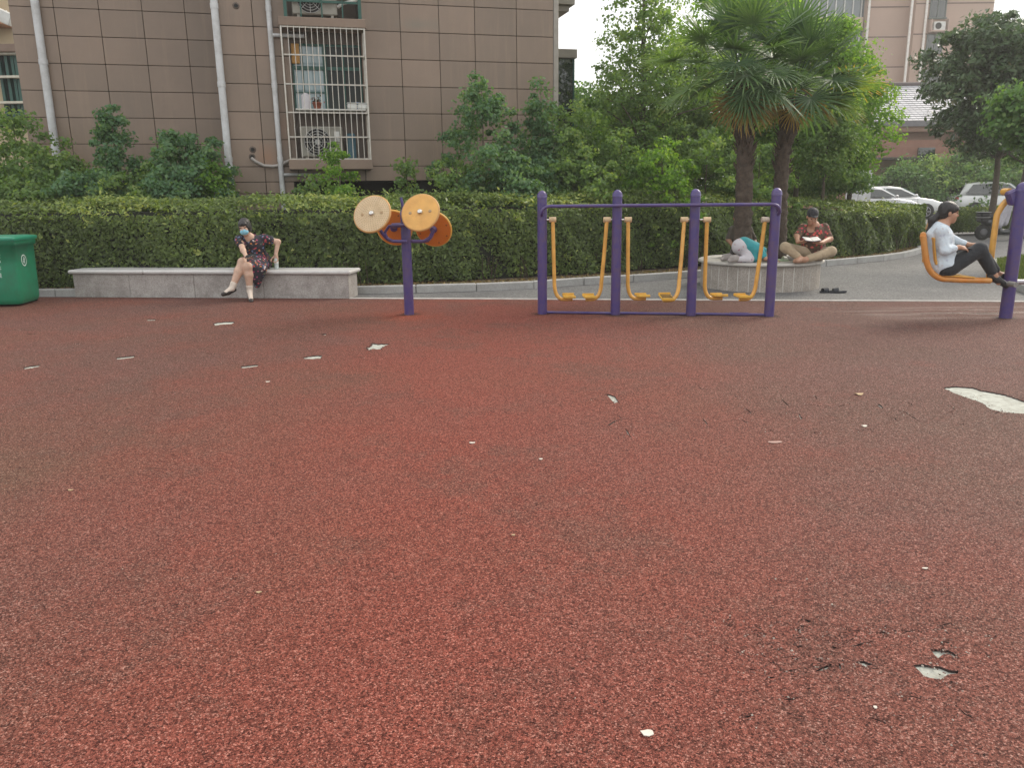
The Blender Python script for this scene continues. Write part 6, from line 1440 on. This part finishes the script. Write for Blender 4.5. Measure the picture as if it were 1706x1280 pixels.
# ---------------------------------------------------------------- woman on the leg press
YS = YL-.17
def S_(px, py, dy=0.0): return at(px, py, YS+dy)
hip = S_(1571, 443.5); chest = S_(1564, 398); mid_ = S_(1567, 420); neckb = S_(1569, 377); hd = S_(1581.5, 354.5); sN = S_(1569, 385, -.14); sF = S_(1569, 384, .15); eN = S_(1574, 418, -.20); wN = S_(1598, 412, -.16); eF = S_(1590, 401, .18); wF = S_(1616, 408.5, .08)
kN = S_(1632, 416, -.10); kF = S_(1630, 415, .12); aN = S_(1656, 459, -.10); aF = S_(1662, 457, .12); tN = S_(1671, 471, -.10); tF = S_(1679, 460, .12)
sw_ = empty('person', (hip.x, hip.y, at(1590, 455, YS).z), 'woman in a pale blue shirt and black trousers sitting side-on on the leg press seat', 'person')
hp, HP, HM, (hf_, hu_, hs_) = head_prims(hd, Vector((1, -.28, -.10)), Vector((.08, 0, 1)), 1.0)
hn = hand_prims(wN, Vector((.8, .15, -.12)), Vector((.1, .5, -.8)), 1, .5); hfh = hand_prims(wF, Vector((.7, -.35, .15)), Vector((.1, -.2, -.9)), -1, .5)
feet = [('c', aN, tN+Vector((-.05, 0, -.0)), .036, .03), ('c', aF, tF, .036, .03)]
body = hp+[('c', hd+Vector((-.02, 0, -.08)), neckb, .050, .056), ('c', neckb, chest, .08, .12), ('e', chest, (.115, .165, .16)), ('c', chest, hip, .12, .145), ('e', hip, (.14, .17, .125)), ('c', sN, chest, .055, .07), ('c', sF, chest, .055, .07), ('c', sN, eN, .050, .040), ('c', eN, wN, .038, .026), ('c', sF, eF, .05, .04), ('c', eF, wF, .038, .026),
      ('c', hip+Vector((.0, -.08, -.02)), kN, .10, .064), ('c', hip+Vector((0, .08, -.02)), kF, .10, .064), ('c', kN, kN.lerp(aN, .35), .058, .06), ('c', kN.lerp(aN, .35), aN, .06, .036), ('c', kF, kF.lerp(aF, .35), .058, .06), ('c', kF.lerp(aF, .35), aF, .06, .036)]+feet+hn+hfh
sdf_obj('body', body, skinB, sw_, .0065, .028); face_parts(sw_, HP, HM)
sdf_obj('shirt', [('c', neckb+Vector((-.015, 0, -.02)), chest, .088, .14), ('e', chest, (.14, .185, .165)), ('c', chest, hip+Vector((-.01, 0, .01)), .142, .17), ('e', hip+Vector((-.01, 0, .02)), (.165, .19, .12)), ('c', sN, chest, .07, .09), ('c', sF, chest, .07, .09), ('c', sN, eN, .058, .050), ('c', eN, eN.lerp(wN, .62), .048, .042), ('c', sF, eF, .058, .048), ('c', eF, eF.lerp(wF, .62), .047, .040)],
        print_fabric('pale_blue_shirt', (.54, .61, .66), [(.60, .65, .68), (.46, .50, .58), (.56, .60, .62), (.50, .50, .52)], 30, .4), sw_, .0075, .035, cuts=[((hip.x, hip.y, at(1580, 456, YS).z), (0, 0, -1))], subs=[('e', tuple(HP(0, .05, -.17)), (.055, .06, .06))])
sdf_obj('trousers', [('e', hip+Vector((0, 0, -.01)), (.155, .185, .125)), ('c', hip+Vector((.0, -.08, -.02)), kN, .112, .080), ('c', hip+Vector((0, .08, -.02)), kF, .112, .080), ('c', kN, kN.lerp(aN, .82), .078, .060), ('c', kF, kF.lerp(aF, .82), .078, .060)], fabric('black_trousers', (.018, .020, .024)), sw_, .0075, .03, cuts=[((hip.x, hip.y, at(1590, 457, YS).z), (0, 0, -1))])
hr = [('e', HP(0, -.022, .042), (.085, .104, .092), HM), ('e', HP(0, -.055, -.01), (.076, .065, .078), HM), ('e', HP(0, .066, .050), (.052, .026, .032), HM), ('c', HP(0, -.105, -.03), HP(0, -.165, -.10), .034, .04), ('c', HP(0, -.165, -.10), HP(0, -.185, -.24), .04, .018)]
sdf_obj('hair', hr, hairm, sw_, .006, .02, subs=[('e', tuple(HP(0, .092, -.05)), (.085, .068, .082), HM)])
sdf_obj('ponytail_tips', [('c', HP(0, -.175, -.10), HP(0, -.205, -.20), .026, .012)], mat('bleached_hair', (.34, .20, .08), .6), sw_, .005, .015)
for a, t in ((aN, tN), (aF, tF)):
    d = (t-a).normalized(); upv = Vector((0, 1, 0)).cross(d); upv = upv if upv.z > 0 else -upv
    sdf_obj('shoe', [('c', a-upv*.025-d*.03, a.lerp(t, .5)-upv*.012, .040, .038), ('c', a.lerp(t, .5)-upv*.012, t+d*.06-upv*.004, .040, .028)], mat('black_trainer', (.022, .022, .022), .7, .2, 30), sw_, .006, .02, subs=[('c', tuple(a-d*.0+upv*.03), tuple(a+upv*.1), .04, .05)])
    sdf_obj('shoe_patch', [('c', a.lerp(t, .45)+upv*.012, a.lerp(t, .95)+upv*.010, .022, .018)], mat('trainer_grey', (.28, .28, .26), .7), sw_, .006, .01)
pq = wN+Vector((.11, .04, -.015)); tag(MB().box(pq, (.13, .065, .010), Matrix.Rotation(R(12), 3, 'Y'), .003).build('phone', mat('phone_black', (.02, .02, .02), .2), None, pq), 'dark phone in the hands of the woman on the leg press', 'phone')
# ---------------------------------------------------------------- slippers and sandals
def slipper(c, ang_, m, m2, label, cat, grp, L=.25, name='sandal'):
    Mz = Matrix.Rotation(ang_, 3, 'Z'); r = empty(name, c, label, cat, grp); mb = MB(); K = 16; rings = []
    for z in (.001, .022):
        rings.append([c+Mz@Vector((L*.5*math.cos(a), (.045+.008*math.cos(a))*math.sin(a), z+ (.006 if z > .01 and math.cos(a) < 0 else 0))) for a in [2*math.pi*k/K for k in range(K)]])
    mb.loft(rings, True, False); mb.build('sole', m, r)
    mb = MB(); rr = []
    for x in (.00, .04, .075): rr.append([c+Mz@Vector((x*L/.25, .048*math.cos(t), .02+.05*math.sin(t)*(1-x*3))) for t in [math.pi*k/8 for k in range(9)]])
    rr2 = [[p+Mz@Vector((0, 0, .006)) for p in q] for q in rr]; mb.loft(rr, False, True, False); mb.loft(rr2, False, True, False); mb.build('strap', m2, r); return r
blk = mat('black_sandal', (.015, .017, .024), .6); grn = mat('pale_green_clog', (.42, .55, .36), .5)
c = gr(1378, 487); slipper(c, R(190), blk, blk, 'black sandal on the asphalt, left one of the pair beside the planter', 'sandal', 'pair of black sandals')
c = gr(1396, 487.5); slipper(c, R(172), blk, blk, 'black sandal on the asphalt, right one of the pair beside the planter', 'sandal', 'pair of black sandals')
for px, py, a, lb in ((1304, 435, 10, 'pale green clog on the planter rim, nearer the edge, by the reader\'s foot'), (1298, 427, 20, 'white and green clog on the planter rim, behind the other clog')):
    c = at(px, py, PC.y-.70); c = gr(px, py, TOPZ); c.z = TOPZ+.001; slipper(c, R(a), grn, mat('clog_white', (.6, .62, .55), .5), lb, 'clog', 'pair of clogs', .19, 'clog')
# ================================================================== CARS AND E-BIKE
carw = mat('white_car_paint', (.60, .61, .60), .25, .02, 2, coat=.8); cars_ = mat('silver_car_paint', (.52, .53, .54), .25, .02, 2, coat=.8)
tyre = mat('tyre', (.018, .018, .018), .85); rimm = mat('alloy_rim', (.38, .38, .39), .3, .05, 5, metal=.7); blackp = mat('black_trim', (.015, .015, .016), .5)
lampm = mat('clear_lamp', (.55, .58, .60), .1); redl = mat('red_lamp', (.30, .015, .012), .2)
def car(c, ang_, label, paint, suv=True, Lc=4.5):
    Mz = Matrix.Rotation(ang_, 3, 'Z'); root = empty('parked_car', c, label, 'car', 'cars parked behind the hedges'); H = 1.62 if suv else 1.46; W = 1.82
    P = lambda x, y, z: c+Mz@Vector((x*Lc/4.5, y, z))
    # lower body: stations along x (front is +x): (x, belt height, half width, bottom)
    st = [(-2.25, .62, .70, .42), (-2.2, .92, .82, .30), (-1.9, 1.02, .89, .24), (-1.0, 1.02, .91, .22), (0, .99, .91, .22), (.9, .97, .91, .22), (1.15, .96, .90, .22), (1.7, .88, .87, .24), (2.1, .76, .80, .27), (2.25, .60, .68, .34)]
    mb = MB(); rings = []
    for x, zb_, hw, z0 in st:
        sec = [(-hw*.9, z0), (-hw, z0+.12), (-hw, z0+(zb_-z0)*.6), (-hw*.95, zb_-.05), (-hw*.82, zb_), (0, zb_+.03), (hw*.82, zb_), (hw*.95, zb_-.05), (hw, z0+(zb_-z0)*.6), (hw, z0+.12), (hw*.9, z0)]
        rings.append([P(x, y, z) for y, z in sec])
    mb.loft(rings, True, True); mb.build('body', paint, root)
    gh = [(-2.05 if suv else -1.75, 1.00, .72), (-1.75 if suv else -1.2, H-.12, .62), (-1.0, H-.01, .60), (-.1, H, .60), (.35, H-.06, .60), (1.15, .98, .70)]
    mb = MB(); rings = []
    for x, z, hw in gh: rings.append([P(x, -hw*1.16-.0, .93), P(x, -hw, z), P(x, -hw*.6, z+.03), P(x, hw*.6, z+.03), P(x, hw, z), P(x, hw*1.16, .93)])
    mb.loft(rings, True, True); mb.build('cabin', paint, root)
    def pane(name, pts, m=glass_dark):
        mb = MB(); vs = [P(*q) for q in pts]; nn = (vs[1]-vs[0]).cross(vs[2]-vs[0]).normalized(); cc = sum(vs, Vector())/len(vs)
        if nn.dot(cc-P(0, 0, 1.0)) < 0: nn = -nn
        a = [v+nn*.012 for v in vs]; b = [v-nn*.03 for v in vs]; n_ = len(vs); mb.add(a+b, [tuple(range(n_)), tuple(range(n_, 2*n_))[::-1]]+[(k, (k+1) % n_, n_+(k+1) % n_, n_+k) for k in range(n_)]); return mb.build(name, m, root)
    zt_ = H-.10
    for s in (-1, 1):
        pane('side_window', [(-1.80 if suv else -1.35, s*.79, 1.06), (-1.45 if suv else -1.05, s*.685, zt_), (-.42, s*.665, zt_+.03), (-.42, s*.80, 1.05)])
        pane('side_window', [(-.36, s*.80, 1.05), (-.36, s*.665, zt_+.03), (.28, s*.67, zt_-.02), (.92, s*.785, 1.03)])
    pane('windscreen', [(.42, -.56, H-.07), (.42, .56, H-.07), (1.13, .66, 1.01), (1.13, -.66, 1.01)], glass_blue)
    pane('rear_window', [(-1.80 if suv else -1.3, -.54, H-.15), (-1.80 if suv else -1.3, .54, H-.15), (-2.04 if suv else -1.72, .62, 1.06), (-2.04 if suv else -1.72, -.62, 1.06)])
    for x in (-1.38, 1.38):
        for s in (-1, 1):
            ax = Mz@Vector((0, s, 0)); cc = P(x, s*.74, .33); mb = MB(); mb.lathe(cc-ax*.0, [(.2, 0), (.37, .001), (.37, .172), (.2, .173)], 28, ax); mb.build('wheel_arch', blackp, root)
            mb = MB(); mb.lathe(cc+ax*.02, [(.22, 0), (.32, .01), (.33, .05), (.33, .14), (.31, .165), (.22, .17)], 28, ax); w_ = mb.build('wheel', tyre, root)
            mb = MB(); mb.lathe(cc+ax*.02, [(.215, .12), (.22, .171), (.20, .172), (.19, .15), (.03, .15), (.03, .165)], 24, ax)
            for k in range(5):
                a = 2*math.pi*k/5; d = Mz@Vector((math.cos(a), 0, math.sin(a))); mb.tube([cc+ax*.18+d*.03, cc+ax*.18+d*.2], .022, 6)
            mb.build('rim', rimm, w_)
    for s in (-1, 1):
        mb = MB(); mb.ell(P(2.12, s*.62, .70), (.10, .17, .07), Mz, 10); mb.build('headlight', lampm, root)
        mb = MB(); mb.ell(P(-2.16, s*.68, .86), (.07, .14, .09), Mz, 10); mb.build('tail_light', redl, root)
        mb = MB(); mb.ell(P(.86, s*.98, 1.06), (.07, .11, .075), Mz, 10); mb.tube([P(.88, s*.85, 1.0), P(.88, s*.93, 1.04)], .025, 6); mb.build('wing_mirror', paint, root)
        for x in (-.9, .2): mb = MB(); mb.box(P(x, s*.915, .86), (.16, .03, .025), Mz, .008); mb.build('door_handle', paint, root)
        mb = MB()
        for x in (-1.42, -.39, .98): mb.tube([P(x, s*.912, .30), P(x, s*.914, .70), P(x, s*.88, .95)], .006, 4)
        mb.build('door_seam', blackp, root)
    mb = MB(); mb.box(P(2.2, 0, .52), (.05, 1.0, .16), Mz, .02); mb.build('grille', blackp, root)
    if suv: mb = MB(); mb.box(P(-1.86, 0, H-.03), (.28, 1.05, .03), Mz, .012); mb.build('roof_spoiler', paint, root)
    return root
c = at(1640, 356, 40); c.z = 0; car(Vector((at(1654, 340, 40).x, 40, 0)), R(0), 'white hatchback parked behind the low hedge, crossed by the magnolia trunk', carw, True, 4.5)
car(Vector((at(1478, 340, 38.5).x, 38.5, 0)), R(-3), 'white saloon parked behind the end of the long hedge, facing right', carw, False, 4.6)
car(Vector((at(1448, 340, 36).x, 36.2, 0)), R(2), 'silver car roof just showing above the long hedge, in front of the white saloon', cars_, False, 4.2)
car(Vector((at(1790, 340, 42).x, 42.5, 0)), R(0), 'white car at the right edge behind the machine post', carw, False, 4.4)
# e-bike
eb0 = gr(1636, 400); EY = eb0.y; xa, xb = at(1636, 395, EY).x, at(1700, 395, EY).x; c = Vector(((xa+xb)/2, EY, 0))
bk_ = empty('electric_bike', c, 'black electric scooter with a grey wind apron parked in front of the low hedge', 'scooter')
WB = max(1.05, xb-xa); h = WB/2
def ebp(x, z, y=0): return Vector((c.x+x, EY+y, z))
for x in (-h, h):
    mb = MB(); mb.lathe(ebp(x, .22, -.05), [(.14, 0), (.20, .01), (.22, .03), (.22, .07), (.20, .09), (.14, .10)], 24, (0, 1, 0)); w_ = mb.build('wheel', tyre, bk_)
    mb = MB(); mb.lathe(ebp(x, .22, -.056), [(.04, -.004), (.105, 0), (.11, .112), (.04, .116)], 20, (0, 1, 0)); mb.build('rim', mat('dark_rim', (.09, .09, .095), .5), w_)
shell = mat('scooter_black', (.02, .024, .026), .35, coat=.5)
sdf_obj('body_shell', [('c', ebp(-h*.95, .50), ebp(-h*.35, .46), .10, .11), ('c', ebp(-h*.35, .42), ebp(-h*.15, .25), .11, .08), ('c', ebp(-h*.15, .22), ebp(h*.45, .22), .08, .08), ('c', ebp(h*.50, .28), ebp(h*.62, .78), .08, .09), ('e', ebp(h*.98, .42), (.17, .07, .06))], shell, bk_, .014, .05)
sdf_obj('seat', [('c', ebp(-h*1.0, .66), ebp(-h*.2, .62), .07, .08)], mat('seat_black', (.02, .02, .02), .6), bk_, .012, .03)
mb = MB()
for s in (-1, 1): mb.tube([ebp(h, .22, s*.07), ebp(h*.68, .90, s*.02)], .025, 8)
mb.build('fork', shell, bk_)
mb = MB(); mb.tube([ebp(h*.5, 1.0, -.33), ebp(h*.6, .97, -.1), ebp(h*.6, .97, .1), ebp(h*.5, 1.0, .33)], .018, 8); mb.build('handlebar', blackp, bk_)
for s in (-1, 1): mb = MB(); mb.tube([ebp(h*.6, .98, s*.2), ebp(h*.62, 1.1, s*.24)], .008, 5); mb.ell(ebp(h*.62, 1.14, s*.25), (.012, .06, .045), None, 8); mb.build('mirror', blackp, bk_)
sdf_obj('headlight', [('e', ebp(h*.78, .84), (.06, .08, .08))], lampm, bk_, .012, .02)
sdf_obj('wind_apron', [('c', ebp(-.02, .98, -.08), ebp(.10, .97, .1), .06, .06), ('c', ebp(-.02, .93, -.10), ebp(-.22, .46, -.10), .09, .15), ('c', ebp(.1, .9, 0), ebp(.02, .5, 0), .10, .12)], fabric('grey_apron', (.36, .35, .38)), bk_, .013, .04)
mb = MB()
for z, w_ in ((.56, .22), (.70, .26)): mb.box(ebp(-h*1.08, z), (w_, .30, .12), None, .03)
mb.build('rear_rack_boxes', blackp, bk_)
mb = MB(); mb.box(ebp(-h*1.08, .63), (.27, .32, .02), None, .008); mb.box(ebp(-h*1.08, .775), (.29, .32, .02), None, .008); mb.build('box_rim', mat('worn_grey_rim', (.25, .25, .24), .5), bk_)

# ================================================================== THIN HAZE VOLUME ADDED TO LIFT THE DARK FOLIAGE
mh = bpy.data.materials.new('haze'); mh.use_nodes = True; nh = mh.node_tree; nh.nodes.clear()
oh = nh.nodes.new('ShaderNodeOutputMaterial'); vh = nh.nodes.new('ShaderNodeVolumePrincipled'); vh.inputs['Color'].default_value = (.95, .94, .90, 1); vh.inputs['Density'].default_value = .0017; vh.inputs['Anisotropy'].default_value = .3
nh.links.new(vh.outputs[0], oh.inputs['Volume'])
mb = MB(); mb.box((0, 180, 23), (610, 490, 48.3)); hz_o = mb.build('haze', mh); tag(hz_o, 'thin pale haze added over the courtyard to lift the dark foliage', 'haze', None, 'stuff')
